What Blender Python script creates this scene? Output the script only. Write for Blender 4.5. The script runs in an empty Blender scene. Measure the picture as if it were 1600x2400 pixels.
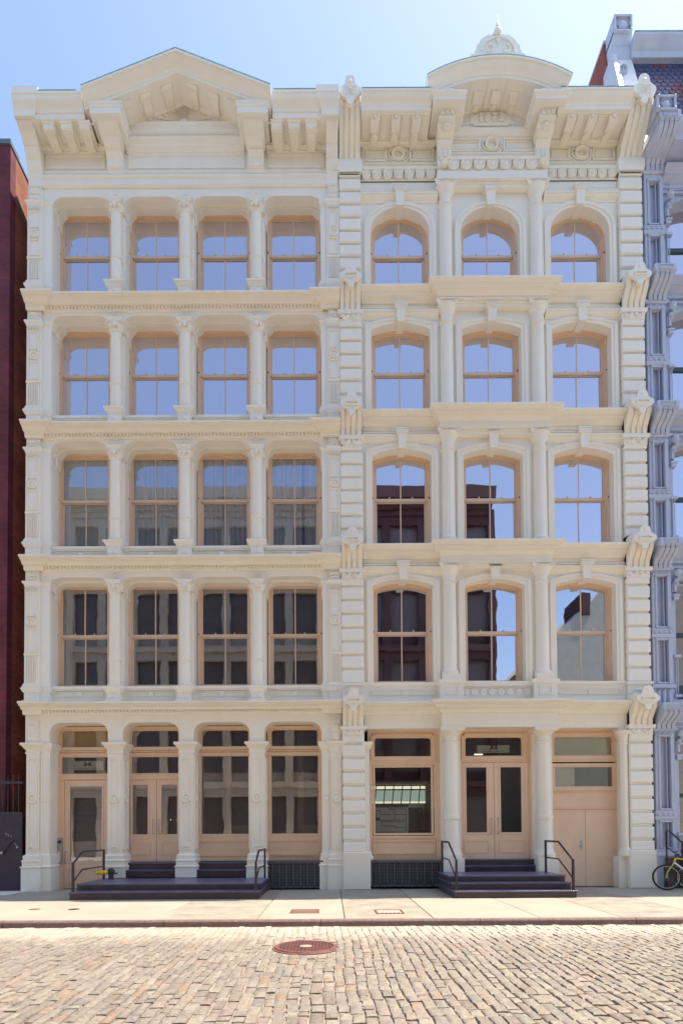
import bpy, math, random
from math import sin, cos, pi, radians, atan2, hypot
from mathutils import Vector, Euler, Matrix
random.seed(34)
S = bpy.context.scene
COL = S.collection

# ---------------------------------------------------------------- camera
cam_d = bpy.data.cameras.new('camera'); cam = bpy.data.objects.new('camera', cam_d); COL.objects.link(cam); S.camera = cam
cam_d.sensor_fit = 'HORIZONTAL'; cam_d.sensor_width = 36; cam_d.lens = 36*1395/1600
PITCH, ROLL = radians(1.45), radians(0.32)
cam.location = (-0.256, -14.3, 1.385)
cam.rotation_euler = (Euler((pi/2+PITCH, 0, 0)).to_matrix() @ Matrix.Rotation(-ROLL, 3, 'Z')).to_euler()
cam_d.shift_x = (800-775)/1600; cam_d.shift_y = (1950-1395*math.tan(PITCH)-1200)/1600
cam_d.clip_start = .1; cam_d.clip_end = 3000
# ---------------------------------------------------------------- light
SUN = Vector((0.40, 0.068, 1.0)).normalized()
W = bpy.data.worlds.new('World'); S.world = W; W.use_nodes = True
nt = W.node_tree; nt.nodes.clear()
sky = nt.nodes.new('ShaderNodeTexSky'); sky.sky_type = 'NISHITA'; sky.sun_disc = False
sky.sun_elevation = math.asin(SUN.z); sky.sun_rotation = atan2(SUN.x, SUN.y)
sky.air_density = 1.0; sky.dust_density = 1.3; sky.ozone_density = 1.0
bg = nt.nodes.new('ShaderNodeBackground'); bg.inputs[1].default_value = 0.112
wo = nt.nodes.new('ShaderNodeOutputWorld'); nt.links.new(sky.outputs[0], bg.inputs[0]); nt.links.new(bg.outputs[0], wo.inputs[0])
sl = bpy.data.lights.new('sun', 'SUN'); sl.energy = 3.15; sl.angle = radians(0.53); sl.color = (1, .86, .67)
so = bpy.data.objects.new('sun', sl); COL.objects.link(so); so.rotation_euler = SUN.to_track_quat('Z', 'Y').to_euler(); so.location = (8, 2, 40)
S.view_settings.view_transform = 'Standard'; S.view_settings.look = 'None'; S.view_settings.gamma = 1
S.view_settings.use_curve_mapping = False
S.view_settings.exposure = 1.48
try:
    S.cycles.max_bounces = 8; S.cycles.diffuse_bounces = 5; S.cycles.transparent_max_bounces = 12
except Exception: pass

# ---------------------------------------------------------------- materials
def mat(name, col, rough=.6, noise=0, nscale=3, bump=0, bscale=20, metal=0, spec=.5, col2=None, stretch=None, bdist=.01):
    m = bpy.data.materials.new(name); m.use_nodes = True; n = m.node_tree; L = n.links
    b = n.nodes['Principled BSDF']; b.inputs['Roughness'].default_value = rough; b.inputs['Metallic'].default_value = metal
    b.inputs['Specular IOR Level'].default_value = spec
    b.inputs['Base Color'].default_value = (*col, 1)
    tc = n.nodes.new('ShaderNodeTexCoord'); src = tc.outputs['Object']
    if stretch:
        mp = n.nodes.new('ShaderNodeMapping'); mp.inputs['Scale'].default_value = stretch; L.new(src, mp.inputs[0]); src = mp.outputs[0]
    if noise or col2:
        t = n.nodes.new('ShaderNodeTexNoise'); t.inputs['Scale'].default_value = nscale; t.inputs['Detail'].default_value = 8; t.inputs['Roughness'].default_value = .65
        L.new(src, t.inputs['Vector'])
        r = n.nodes.new('ShaderNodeValToRGB'); c2 = col2 or tuple(c*(1-noise) for c in col)
        r.color_ramp.elements[0].position = .35; r.color_ramp.elements[1].position = .62
        r.color_ramp.elements[0].color = (*c2, 1); r.color_ramp.elements[1].color = (*col, 1)
        L.new(t.outputs[0], r.inputs[0]); L.new(r.outputs[0], b.inputs['Base Color'])
    if bump:
        t = n.nodes.new('ShaderNodeTexNoise'); t.inputs['Scale'].default_value = bscale; t.inputs['Detail'].default_value = 5
        L.new(tc.outputs['Object'], t.inputs['Vector'])
        u = n.nodes.new('ShaderNodeBump'); u.inputs['Strength'].default_value = bump; u.inputs['Distance'].default_value = bdist
        L.new(t.outputs[0], u.inputs['Height']); L.new(u.outputs[0], b.inputs['Normal'])
    return m

def brick_mat(name, c1, c2, mortar, scale=1, axis='YZ', bump=.6):
    m = bpy.data.materials.new(name); m.use_nodes = True; n = m.node_tree; L = n.links; b = n.nodes['Principled BSDF']
    b.inputs['Roughness'].default_value = .85
    tc = n.nodes.new('ShaderNodeTexCoord'); sp = n.nodes.new('ShaderNodeSeparateXYZ'); cb = n.nodes.new('ShaderNodeCombineXYZ')
    L.new(tc.outputs['Object'], sp.inputs[0]); L.new(sp.outputs['Y' if axis == 'YZ' else 'X'], cb.inputs[0]); L.new(sp.outputs['Z'], cb.inputs[1])
    br = n.nodes.new('ShaderNodeTexBrick'); br.inputs['Scale'].default_value = 1; br.inputs['Brick Width'].default_value = .21*scale
    br.inputs['Row Height'].default_value = .072*scale; br.inputs['Mortar Size'].default_value = .008*scale
    br.inputs['Color1'].default_value = (*c1, 1); br.inputs['Color2'].default_value = (*c2, 1); br.inputs['Mortar'].default_value = (*mortar, 1)
    L.new(cb.outputs[0], br.inputs[0])
    no = n.nodes.new('ShaderNodeTexNoise'); no.inputs['Scale'].default_value = 1.3; no.inputs['Detail'].default_value = 8; L.new(tc.outputs['Object'], no.inputs[0])
    mx = n.nodes.new('ShaderNodeMix'); mx.data_type = 'RGBA'; mx.blend_type = 'MULTIPLY'; mx.inputs[0].default_value = .7
    rp = n.nodes.new('ShaderNodeValToRGB'); rp.color_ramp.elements[0].position = .3; rp.color_ramp.elements[0].color = (.35, .33, .36, 1); rp.color_ramp.elements[1].position = .65
    L.new(no.outputs[0], rp.inputs[0]); L.new(br.outputs[0], mx.inputs[6]); L.new(rp.outputs[0], mx.inputs[7]); L.new(mx.outputs[2], b.inputs['Base Color'])
    u = n.nodes.new('ShaderNodeBump'); u.inputs['Strength'].default_value = bump; u.inputs['Distance'].default_value = .01; u.invert = True
    L.new(br.outputs['Fac'], u.inputs['Height']); L.new(u.outputs[0], b.inputs['Normal'])
    return m

def glass_mat(name, tint=(.55, .62, .62), refl=.42, wav=.012, gc=(.93, .90, 1)):
    m = bpy.data.materials.new(name); m.use_nodes = True; n = m.node_tree; L = n.links; n.nodes.clear()
    o = n.nodes.new('ShaderNodeOutputMaterial'); g = n.nodes.new('ShaderNodeBsdfGlossy'); g.inputs['Roughness'].default_value = .012
    g.inputs['Color'].default_value = (*gc, 1); t = n.nodes.new('ShaderNodeBsdfTransparent'); t.inputs[0].default_value = (*tint, 1)
    f = n.nodes.new('ShaderNodeFresnel'); f.inputs[0].default_value = 1.5
    a = n.nodes.new('ShaderNodeMath'); a.operation = 'MULTIPLY_ADD'; a.inputs[1].default_value = .8; a.inputs[2].default_value = refl; a.use_clamp = True
    L.new(f.outputs[0], a.inputs[0]); mx = n.nodes.new('ShaderNodeMixShader'); L.new(a.outputs[0], mx.inputs[0]); L.new(t.outputs[0], mx.inputs[1]); L.new(g.outputs[0], mx.inputs[2]); L.new(mx.outputs[0], o.inputs[0])
    tc = n.nodes.new('ShaderNodeTexCoord'); no = n.nodes.new('ShaderNodeTexNoise'); no.inputs['Scale'].default_value = 1.6; no.inputs['Detail'].default_value = 1.5
    ge = n.nodes.new('ShaderNodeNewGeometry'); L.new(ge.outputs['Position'], no.inputs[0])
    u = n.nodes.new('ShaderNodeBump'); u.inputs['Strength'].default_value = 1; u.inputs['Distance'].default_value = wav
    L.new(no.outputs[0], u.inputs['Height']); L.new(u.outputs[0], g.inputs['Normal'])
    return m

CREAM = mat('cream_paint', (.89, .85, .765), .45, .05, 2.6, .05, 60, col2=(.86, .818, .73), stretch=(1,1,.22))
CREAM2 = mat('cream_paint_fresh', (.90, .84, .725), .44, .05, 2.6, .05, 60, col2=(.865, .803, .685), stretch=(1,1,.25))
TAN = mat('peach_wood_paint', (.81, .575, .40), .42, .06, 3, .05, 80, col2=(.76, .53, .36))
DOORP = mat('peach_door_paint', (.83, .59, .42), .5, .06, 2, .05, 60, col2=(.78, .54, .38))
COPPER = mat('verdigris_copper', (.36, .58, .54), .6, .3, 6)
SASH = mat('window_sash_paint', (.72, .55, .42), .42, .05, 3)
GLASS = glass_mat('window_glass', refl=.56, tint=(.22, .24, .28), wav=.0010, gc=(1, .92, .985))
GLASSM = glass_mat('plate_glass', refl=.20, tint=(.85, .86, .82), wav=.0012)
GREYP = mat('blue_grey_paint', (.52, .565, .70), .5, .12, 2.5, .06, 50)
IRON = mat('dark_iron_paint', (.045, .030, .045), .38, .3, 8, .1, 60)
TREAD = mat('plum_tread_plate', (.135, .145, .25), .33, .35, 3, .5, 90, bdist=.004)
RISER = mat('plum_riser_paint', (.085, .050, .060), .4, .3, 4, .1, 50)
GRILLE = mat('grey_grille_paint', (.13, .12, .14), .5, .2, 8)
DARK = mat('dark_void', (.012, .011, .013), .9)
ROOM = mat('room_plaster', (.30, .26, .22), .8, .3, 1)
ROOML = mat('white_brick_plaster', (.55, .56, .52), .8, .15, 2)
CURT = mat('curtain_cloth', (.82, .86, .90), .8, .1, 3)
SHADE = mat('roller_shade', (.78, .84, .70), .7, .08, 2)
YEL = mat('amber_panel', (.85, .58, .16), .5, .15, 1.5)
STEEL = mat('brushed_steel', (.45, .43, .44), .35, .1, 30, metal=.8)
WHITE = mat('white_plastic', (.75, .75, .78), .5)
YELP = mat('yellow_cap_paint', (.85, .55, .01), .35, .12, 20)
BRICKD = brick_mat('brick_side_wall', (.52,.155,.075), (.38,.10,.055), (.36,.22,.16))
BRICKR = brick_mat('red_party_brick', (.36, .07, .05), (.27, .045, .04), (.25, .12, .10))
SLATE = mat('purple_slate', (.13, .085, .16), .45, .4, 9, .3, 40, col2=(.06, .05, .12))
SLATE2 = mat('red_slate', (.22, .055, .08), .5, .4, 9, .3, 40)
SLATE3 = mat('blue_slate', (.07, .08, .19), .42, .4, 9, .3, 40)
ROOFM = mat('roof_membrane', (.25, .25, .26), .8)
RUBBER = mat('tyre_rubber', (.02, .02, .022), .7)
BYEL = mat('yellow_frame_paint', (.72, .55, .05), .3)
BWHI = mat('white_frame_paint', (.75, .8, .82), .25)
BRED = mat('maroon_frame_paint', (.18, .02, .03), .3)
SIGNM = mat('frosted_sign', (.75, .77, .76), .4)
BLACK = mat('black_lettering', (.02, .012, .012), .5)
GREYL = mat('grey_lettering', (.18, .18, .2), .5)
GREENH = mat('green_header', (.02, .09, .05), .5)
POST = mat('plan_poster', (.58, .66, .88), .6, .1, 2)

def emis(name, col, st):
    m = bpy.data.materials.new(name); m.use_nodes = True; b = m.node_tree.nodes['Principled BSDF']
    b.inputs['Base Color'].default_value = (.05, .05, .05, 1); b.inputs['Emission Color'].default_value = (*col, 1); b.inputs['Emission Strength'].default_value = st
    return m
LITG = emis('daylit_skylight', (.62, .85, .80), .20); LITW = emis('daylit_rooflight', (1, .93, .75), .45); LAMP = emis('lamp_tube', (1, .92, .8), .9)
LITY = emis('lit_transom', (.85, .55, .16), .0)

# ---------------------------------------------------------------- mesh builder
class MB:
    def __init__(s): s.v = []; s.f = []; s.m = []; s.mi = 0
    def add(s, vs, fs):
        o = len(s.v); s.v += [tuple(p) for p in vs]; s.f += [tuple(i+o for i in f) for f in fs]; s.m += [s.mi]*len(fs)
    def box(s, x0, x1, y0, y1, z0, z1):
        s.add([(x0,y0,z0),(x1,y0,z0),(x1,y1,z0),(x0,y1,z0),(x0,y0,z1),(x1,y0,z1),(x1,y1,z1),(x0,y1,z1)],
              [(0,3,2,1),(4,5,6,7),(0,1,5,4),(1,2,6,5),(2,3,7,6),(3,0,4,7)]); return s
    def cbox(s, x0, x1, y0, y1, z0, z1, c):   # front (y0) face chamfered
        s.add([(x0+c,y0,z0+c),(x1-c,y0,z0+c),(x1-c,y0,z1-c),(x0+c,y0,z1-c),(x0,y0+c,z0),(x1,y0+c,z0),(x1,y0+c,z1),(x0,y0+c,z1),(x0,y1,z0),(x1,y1,z0),(x1,y1,z1),(x0,y1,z1)],
              [(0,1,2,3),(4,5,1,0),(5,6,2,1),(6,7,3,2),(7,4,0,3),(8,9,5,4),(9,10,6,5),(10,11,7,6),(11,8,4,7)]); return s
    def pyr(s, x0, x1, z0, z1, y, h):
        c = ((x0+x1)/2, y-h, (z0+z1)/2); s.add([(x0,y,z0),(x1,y,z0),(x1,y,z1),(x0,y,z1),c], [(0,1,4),(1,2,4),(2,3,4),(3,0,4)]); return s
    def prism(s, pts, y0, y1):                # polygon in xz
        n = len(pts); s.add([(x,y0,z) for x,z in pts]+[(x,y1,z) for x,z in pts],
              [tuple(range(n)), tuple(range(2*n-1,n-1,-1))]+[(i,i+n,(i+1)%n+n,(i+1)%n) for i in range(n)]); return s
    def prismx(s, pts, x0, x1):               # polygon in yz
        n = len(pts); s.add([(x0,y,z) for y,z in pts]+[(x1,y,z) for y,z in pts],
              [tuple(range(n)), tuple(range(2*n-1,n-1,-1))]+[(i,i+n,(i+1)%n+n,(i+1)%n) for i in range(n)]); return s
    def lathe(s, cx, cy, prof, seg=24, a0=0, a1=2*pi, sq=1):
        full = abs(a1-a0-2*pi) < 1e-6; k = seg if full else seg+1; n = len(prof)
        vs = [(cx+r*cos(a0+(a1-a0)*i/seg), cy+r*sin(a0+(a1-a0)*i/seg), z) for i in range(k) for r, z in prof]
        fs = [(i*n+j, ((i+1)%k)*n+j, ((i+1)%k)*n+j+1, i*n+j+1) for i in range(seg) for j in range(n-1)]
        s.add(vs, fs)
        if full: s.add([vs[i*n+n-1] for i in range(k)], [tuple(range(k))]); s.add([vs[i*n] for i in range(k)], [tuple(range(k-1,-1,-1))])
        return s
    def disc(s, cx, cz, prof, seg=20):        # lathe about an axis along y: prof (r, y), facing -y
        n = len(prof); vs = [(cx+r*cos(2*pi*i/seg), y, cz+r*sin(2*pi*i/seg)) for i in range(seg) for r, y in prof]
        s.add(vs, [(i*n+j, i*n+j+1, ((i+1)%seg)*n+j+1, ((i+1)%seg)*n+j) for i in range(seg) for j in range(n-1)])
        s.add([vs[i*n+n-1] for i in range(seg)], [tuple(range(seg-1,-1,-1))]); return s
    def sweep(s, path, prof, elev=False, vend=False):
        P = [Vector(p) for p in path]; rings = []
        for i, p in enumerate(P):
            d0 = (P[i]-P[i-1]).normalized() if i else None; d1 = (P[i+1]-P[i]).normalized() if i < len(P)-1 else None
            nn = lambda d: Vector((-d.y, d.x)) if elev else Vector((d.y, -d.x))
            if d0 is None or d1 is None:
                n_ = nn(d1 if d0 is None else d0)
                if vend: n_ = Vector((0, 1/max(.3, abs(n_.y))))
            else:
                a, b = nn(d0), nn(d1); n_ = (a+b).normalized(); n_ = n_/max(.35, n_.dot(a))
            if elev: rings.append([(p.x+n_.x*d, w, p.y+n_.y*d) for d, w in prof])
            else: rings.append([(p.x+n_.x*d, p.y+n_.y*d, w) for d, w in prof])
        n = len(prof); vs = [v for r in rings for v in r]; fs = []
        for i in range(len(rings)-1):
            for j in range(n): fs.append((i*n+j, (i+1)*n+j, (i+1)*n+(j+1)%n, i*n+(j+1)%n))
        fs += [tuple(range(n-1,-1,-1)), tuple((len(rings)-1)*n+j for j in range(n))]
        s.add(vs, fs); return s
    def ring(s, A, B, y0, y1):                # band between open curves A (outer) and B (inner), xz points
        n = len(A); vs = [(x,y0,z) for x,z in A]+[(x,y0,z) for x,z in B]+[(x,y1,z) for x,z in A]+[(x,y1,z) for x,z in B]; fs = []
        for i in range(n-1):
            fs += [(i,i+1,n+i+1,n+i), (2*n+i,3*n+i,3*n+i+1,2*n+i+1), (i,2*n+i,2*n+i+1,i+1), (n+i,n+i+1,3*n+i+1,3*n+i)]
        fs += [(0,n,3*n,2*n), (n-1,3*n-1,4*n-1,2*n-1)]
        s.add(vs, fs); return s
    def tube(s, pts, r, seg=8, cap=True):
        P = [Vector(p) for p in pts]; rings = []
        for i, p in enumerate(P):
            d = (P[min(i+1,len(P)-1)]-P[max(i-1,0)]).normalized(); u = d.cross(Vector((0,0,1)))
            if u.length < .05: u = d.cross(Vector((0,1,0)))
            u.normalize(); w = d.cross(u); rr = r[i] if isinstance(r, (list, tuple)) else r
            rings += [tuple(p+(u*cos(2*pi*k/seg)+w*sin(2*pi*k/seg))*rr) for k in range(seg)]
        fs = [(i*seg+k, i*seg+(k+1)%seg, (i+1)*seg+(k+1)%seg, (i+1)*seg+k) for i in range(len(P)-1) for k in range(seg)]
        if cap: fs += [tuple(range(seg-1,-1,-1)), tuple((len(P)-1)*seg+k for k in range(seg))]
        s.add(rings, fs); return s
    def mesh(s, name, mats, smooth=35):
        me = bpy.data.meshes.new(name); me.from_pydata(s.v, [], s.f)
        for m in (mats if isinstance(mats, (list, tuple)) else [mats]): me.materials.append(m)
        if any(s.m): me.polygons.foreach_set('material_index', s.m)
        import bmesh
        b = bmesh.new(); b.from_mesh(me); bmesh.ops.recalc_face_normals(b, faces=b.faces); b.to_mesh(me); b.free()
        if smooth:
            me.polygons.foreach_set('use_smooth', [True]*len(me.polygons)); me.set_sharp_from_angle(angle=radians(smooth))
        me.update(); return me
    def build(s, name, mats, parent=None, loc=(0,0,0), smooth=35, kind=None):
        return link(s.mesh(name, mats, smooth), name, parent, loc, kind)

def link(me, name, parent=None, loc=(0,0,0), kind=None):
    o = bpy.data.objects.new(name, me); COL.objects.link(o); o.location = loc
    if parent: o.parent = parent
    if kind: o['kind'] = kind
    return o
def thing(name, label, cat, loc=(0,0,0), rot=(0,0,0), group=None):
    o = bpy.data.objects.new(name, None); COL.objects.link(o); o.location = loc; o.rotation_euler = rot; o.empty_display_size = .2
    return tag(o, label, cat, group)
def tag(o, label, cat, group=None):
    o['label'] = label; o['category'] = cat
    if group: o['group'] = group
    return o
def copy_tree(o, parent, loc=None):
    c = o.copy(); COL.objects.link(c); c.parent = parent
    if loc is not None: c.location = loc
    for ch in list(o.children): copy_tree(ch, c)
    return c

def arc_top(kind, xc, hw, z0, zs, rise, n=16, rx=.1):
    """open curve: up the left jamb from z0, over the head, down the right jamb"""
    pts = [(xc-hw, z0)]
    if kind == 'round':
        pts += [(xc-hw*cos(pi*i/n), zs+rise*sin(pi*i/n)) for i in range(n+1)]
    elif kind == 'seg':
        R = (hw*hw+rise*rise)/(2*rise); a = math.asin(min(1, hw/R))
        pts += [(xc+R*sin(-a+2*a*i/n), zs+rise-R+R*cos(-a+2*a*i/n)) for i in range(n+1)]
    else:
        h = n//2
        pts += [(xc-hw+rx*(1-cos(pi/2*i/h)), zs+rise*sin(pi/2*i/h)) for i in range(h+1)]
        pts += [(xc+hw-rx*(1-cos(pi/2*(h-i)/h)), zs+rise*sin(pi/2*(h-i)/h)) for i in range(h+1)]
    return pts+[(xc+hw, z0)]

def clip_half(poly, x, keep_left):
    out = []
    for i in range(len(poly)):
        a, b = poly[i], poly[(i+1) % len(poly)]
        ina, inb = ((a[0] <= x) == keep_left), ((b[0] <= x) == keep_left)
        if ina: out.append(a)
        if ina != inb:
            t = (x-a[0])/(b[0]-a[0]) if b[0] != a[0] else 0
            out.append((x, a[1]+t*(b[1]-a[1])))
    return out

def make_window(parent, loc, kind, hw, zb, zr, zt, grise, fw, yd, glass=GLASS, fb=.10, rr=None):
    """sash window about x=0; glass from zb to zt, meeting rail at zr; yd = depth of the casing"""
    fr = MB(); rx = rr or .07
    gs = zt-grise; A = arc_top(kind, 0, hw+fw, zb-fb, gs+fw*.35 if kind != 'flat' else gs+fw*.6, grise+fw*.75 if kind != 'flat' else .07+fw*.3, rx=rx+.03)
    M1 = arc_top(kind, 0, hw+fw*.62, zb-fb, gs+fw*.25, grise+fw*.45 if kind != 'flat' else .07, rx=rx+.02)
    M2 = arc_top(kind, 0, hw+fw*.36, zb-fb, gs+fw*.15, grise+fw*.24 if kind != 'flat' else .05, rx=rx)
    G = arc_top(kind, 0, hw, zb-.02, gs, grise, rx=rx*.4)
    fr.ring(A, M1, -.02, yd); fr.ring(M1, M2, .02, yd)
    fr.box(-hw-fw, hw+fw, -.04, yd, zb-fb-.035, zb-fb+.02)
    w = fr.build('window', TAN, parent, loc)
    # upper sash
    M3 = [(x, max(z, zr-.03)) for x, z in M2]; G3 = [(x, max(z, zr+.03)) for x, z in G]
    u = MB().ring(M3, G3, .05, .085); u.box(-hw-.02, hw+.02, .045, .087, zr-.035, zr+.035); u.box(-.014, .014, .052, .083, zr+.03, zt-.004)
    u.box(-hw+.3, -hw+.33, .03, .046, zr+.03, zr+.07); u.box(hw-.33, hw-.3, .03, .046, zr+.03, zr+.07)
    u.build('upper_sash', SASH, w)
    l = MB(); y0, y1 = .09, .125; xo = hw+fw*.36
    l.box(-xo, -hw+.012, y0, y1, zb-.07, zr+.03); l.box(hw-.012, xo, y0, y1, zb-.07, zr+.03); l.box(-hw, hw, y0, y1, zb-.07, zb+.005)
    l.box(-hw, hw, y0, y1, zr-.06, zr-.0); l.box(-.014, .014, y0+.002, y1-.002, zb, zr-.05)
    l.build('lower_sash', SASH, w)
    poly = [(x, z) for x, z in G3]
    for k in (True, False):
        MB().prism(clip_half(poly, 0, k), .062, .068).build('pane', glass, w, smooth=0)
        x0, x1 = (-hw, 0) if k else (0, hw)
        MB().box(x0, x1, .104, .110, zb, zr-.05).build('pane', glass, w, smooth=0)
    p = MB()
    for sx in (-1, 1): p.disc(sx*(hw+fw*.8), zr+.02, [(.018, -.02), (.015, -.035), (.004, -.036)], 8)
    p.build('sash_pulley_plug', IRON, w)
    return w

def picture_frame(mb, x0, x1, z0, z1, w, y0, y1):
    mb.box(x0, x0+w, y0, y1, z0, z1); mb.box(x1-w, x1, y0, y1, z0, z1); mb.box(x0+w, x1-w, y0, y1, z0, z0+w); mb.box(x0+w, x1-w, y0, y1, z1-w, z1); return mb

def text_mesh(body, size, sx, mat_, depth=.004, bold=.0, spacing=1.0):
    c = bpy.data.curves.new('lettering', 'FONT'); c.body = body; c.size = size; c.extrude = depth; c.align_x = 'CENTER'; c.align_y = 'CENTER'; c.offset = bold; c.space_character = spacing
    c.resolution_u = 3
    o = bpy.data.objects.new('lettering', c); COL.objects.link(o); dg = bpy.context.evaluated_depsgraph_get(); dg.update()
    me = bpy.data.meshes.new_from_object(o.evaluated_get(dg)); bpy.data.objects.remove(o)
    for v in me.vertices: v.co = Vector((v.co.x*sx, -v.co.z, v.co.y))
    me.materials.clear(); me.materials.append(mat_); return me

# ================================================================ setting: ground
def ground():
    def struct(mb, name, m, kind='structure', **k): return mb.build(name, m, kind=kind, **k)
    # far ground sheet and street bed
    struct(MB().box(-400, 400, -400, 400, -.40, -.20), 'ground', mat('asphalt', (.06,.06,.062), .9, .2, .5))
    BED = mat('joint_sand', (.34,.295,.25), .95, .35, 1.2, .5, 60, col2=(.23,.19,.165))
    struct(MB().box(-60, 60, -14.6, -4.86, -.2, -.112), 'road', BED)
    # stone setts: long axis runs from kerb to kerb, in staggered strips
    def sett_mat(name, rnd):
        m = bpy.data.materials.new(name); m.use_nodes = True; n = m.node_tree; L = n.links; b = n.nodes['Principled BSDF']; b.inputs['Roughness'].default_value = .72
        r = n.nodes.new('ShaderNodeValToRGB'); r.color_ramp.interpolation = 'LINEAR'
        cols = [(0,(0.204,0.176,0.151)),(.12,(0.253,0.225,0.190)),(.25,(0.232,0.208,0.183)),(.38,(0.282,0.257,0.218)),(.5,(0.211,0.197,0.183)),(.62,(0.260,0.232,0.197)),(.74,(0.296,0.271,0.232)),(.86,(0.243,0.218,0.197)),(.95,(0.275,0.235,0.195)),(.99,(0.275,0.20,0.155)),(1,(0.218,0.218,0.225))]
        e = r.color_ramp.elements; e[0].position = 0; e[0].color = (*cols[0][1],1); e[1].position = 1; e[1].color = (*cols[-1][1],1)
        for p, c in cols[1:-1]: q = e.new(p); q.color = (*c,1)
        if rnd == 'obj': s = n.nodes.new('ShaderNodeObjectInfo'); L.new(s.outputs['Random'], r.inputs[0])
        else: s = n.nodes.new('ShaderNodeAttribute'); s.attribute_name = 'tone'; L.new(s.outputs['Fac'], r.inputs[0])
        g = n.nodes.new('ShaderNodeNewGeometry'); no = n.nodes.new('ShaderNodeTexNoise'); no.inputs['Scale'].default_value = 22; no.inputs['Detail'].default_value = 7; no.inputs['Roughness'].default_value = .7
        L.new(g.outputs['Position'], no.inputs[0]); mx = n.nodes.new('ShaderNodeMix'); mx.data_type = 'RGBA'; mx.blend_type = 'MULTIPLY'; mx.inputs[0].default_value = 1
        q = n.nodes.new('ShaderNodeValToRGB'); q.color_ramp.elements[0].position = .3; q.color_ramp.elements[0].color = (.62,.60,.59,1); q.color_ramp.elements[1].position = .68; q.color_ramp.elements[1].color = (1.17,1.15,1.16,1)
        L.new(no.outputs[0], q.inputs[0]); L.new(r.outputs[0], mx.inputs[6]); L.new(q.outputs[0], mx.inputs[7])
        # pale cement wash close to the kerb
        sp = n.nodes.new('ShaderNodeSeparateXYZ'); L.new(g.outputs['Position'], sp.inputs[0])
        n2 = n.nodes.new('ShaderNodeTexNoise'); n2.inputs['Scale'].default_value = 1.6; n2.inputs['Detail'].default_value = 6; n2.inputs['Roughness'].default_value = .7; L.new(g.outputs['Position'], n2.inputs[0])
        ma = n.nodes.new('ShaderNodeMath'); ma.operation = 'MULTIPLY_ADD'; ma.inputs[1].default_value = 2.6; L.new(n2.outputs[0], ma.inputs[0]); L.new(sp.outputs['Y'], ma.inputs[2])
        mr = n.nodes.new('ShaderNodeMapRange'); mr.inputs[1].default_value = -5.1; mr.inputs[2].default_value = -4.1; mr.inputs[4].default_value = .72; L.new(ma.outputs[0], mr.inputs[0])
        m2 = n.nodes.new('ShaderNodeMix'); m2.data_type = 'RGBA'; L.new(mr.outputs[0], m2.inputs[0]); L.new(mx.outputs[2], m2.inputs[6]); m2.inputs[7].default_value = (.46,.425,.365,1)
        L.new(m2.outputs[2], b.inputs['Base Color'])
        u = n.nodes.new('ShaderNodeBump'); u.inputs['Strength'].default_value = .6; u.inputs['Distance'].default_value = .006; L.new(no.outputs[0], u.inputs['Height']); L.new(u.outputs[0], b.inputs['Normal'])
        return m
    MO, MS = sett_mat('sett_stone', 'obj'), sett_mat('sett_stone_field', 'attr')
    rr = random.Random(7)
    def stone(w, l, lift, rnd):
        j = lambda a: rnd.uniform(-a, a)
        h = lift; c = .008+rnd.random()*.008; tx, ty = j(.03), j(.045)
        top = []; mid = []
        nx = [(-1,-1),(0,-1.0),(1,-1),(1,0),(1,1),(0,1),(-1,1),(-1,0)]
        for a, b_ in nx:
            px, py = a*w/2+j(.005), b_*l/2+j(.008); mid.append((px, py, h-.010+px*tx+py*ty))
            k = .87 if a and b_ else .84
            top.append((px*k, py*(1-c*2/l*2), h+px*tx+py*ty+j(.0025)))
        vs = top+mid+[(x, y, -.05) for x, y, z in mid]+[(0, 0, h+.003)]
        fs = [(24, i, (i+1)%8) for i in range(8)]+[(i, 8+i, 8+(i+1)%8, (i+1)%8) for i in range(8)]+[(8+i, 16+i, 16+(i+1)%8, 8+(i+1)%8) for i in range(8)]
        return vs, fs
    spots = []; x = -11.0; k = 0
    while x < 11.0:
        w = rr.uniform(.088, .118); y = -4.87-rr.uniform(0, .2); ph = rr.uniform(0, 6)
        while y > -13.6:
            l = rr.uniform(.15, .27) if rr.random() < .85 else rr.uniform(.10, .15)
            yc = y-l/2; xc = x+w/2+.02*sin(yc*1.7+x*.35)+.008*sin(yc*6+ph)
            d = (yc+14.3)
            if hypot((xc+.585)/.455, (yc+6.62)/.52) > 1: spots.append((xc, yc, w-.011, l-.014))
            y -= l
        x += w; k += 1
    vis = lambda s: s[1] > -9.75 and abs(s[0]+.26)*1395/(s[1]+14.3) < 810
    near = sorted([s for s in spots if vis(s)], key=lambda s: s[1])[:300]; ns = set(near)
    road = bpy.data.objects['road']
    lib = []
    for i in range(24):
        mb = MB(); mb.add(*stone(.096, .20, rr.uniform(.002, .013), rr)); lib.append(mb.mesh('sett', MO, 50))
    for sx, sy, w, l in near:
        o = link(rr.choice(lib), 'sett', road, (sx, sy, -.10+rr.uniform(-.003,.004))); o.scale = (w/.096, l/.20, 1); o.rotation_euler = (0, 0, rr.uniform(-.05,.05))
    mb = MB(); tone = []
    for s in spots:
        if s in ns: continue
        t = min(1, max(0, (-5.0-s[1])/2.4)); vs, fs = stone(s[2]+.006*(1-t), s[3]+.008*(1-t), rr.uniform(.000, .004+.009*t), rr)
        a = rr.uniform(-.05, .05); ca, sa = cos(a), sin(a)
        mb.add([(s[0]+x_*ca-y_*sa, s[1]+x_*sa+y_*ca, z_-.10) for x_, y_, z_ in vs], fs); tone += [rr.random()]*len(fs)
    me = bpy.data.meshes.new('sett_field'); me.from_pydata(mb.v, [], mb.f); me.materials.append(MS)
    at = me.attributes.new('tone', 'FLOAT', 'FACE'); at.data.foreach_set('value', tone)
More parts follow.
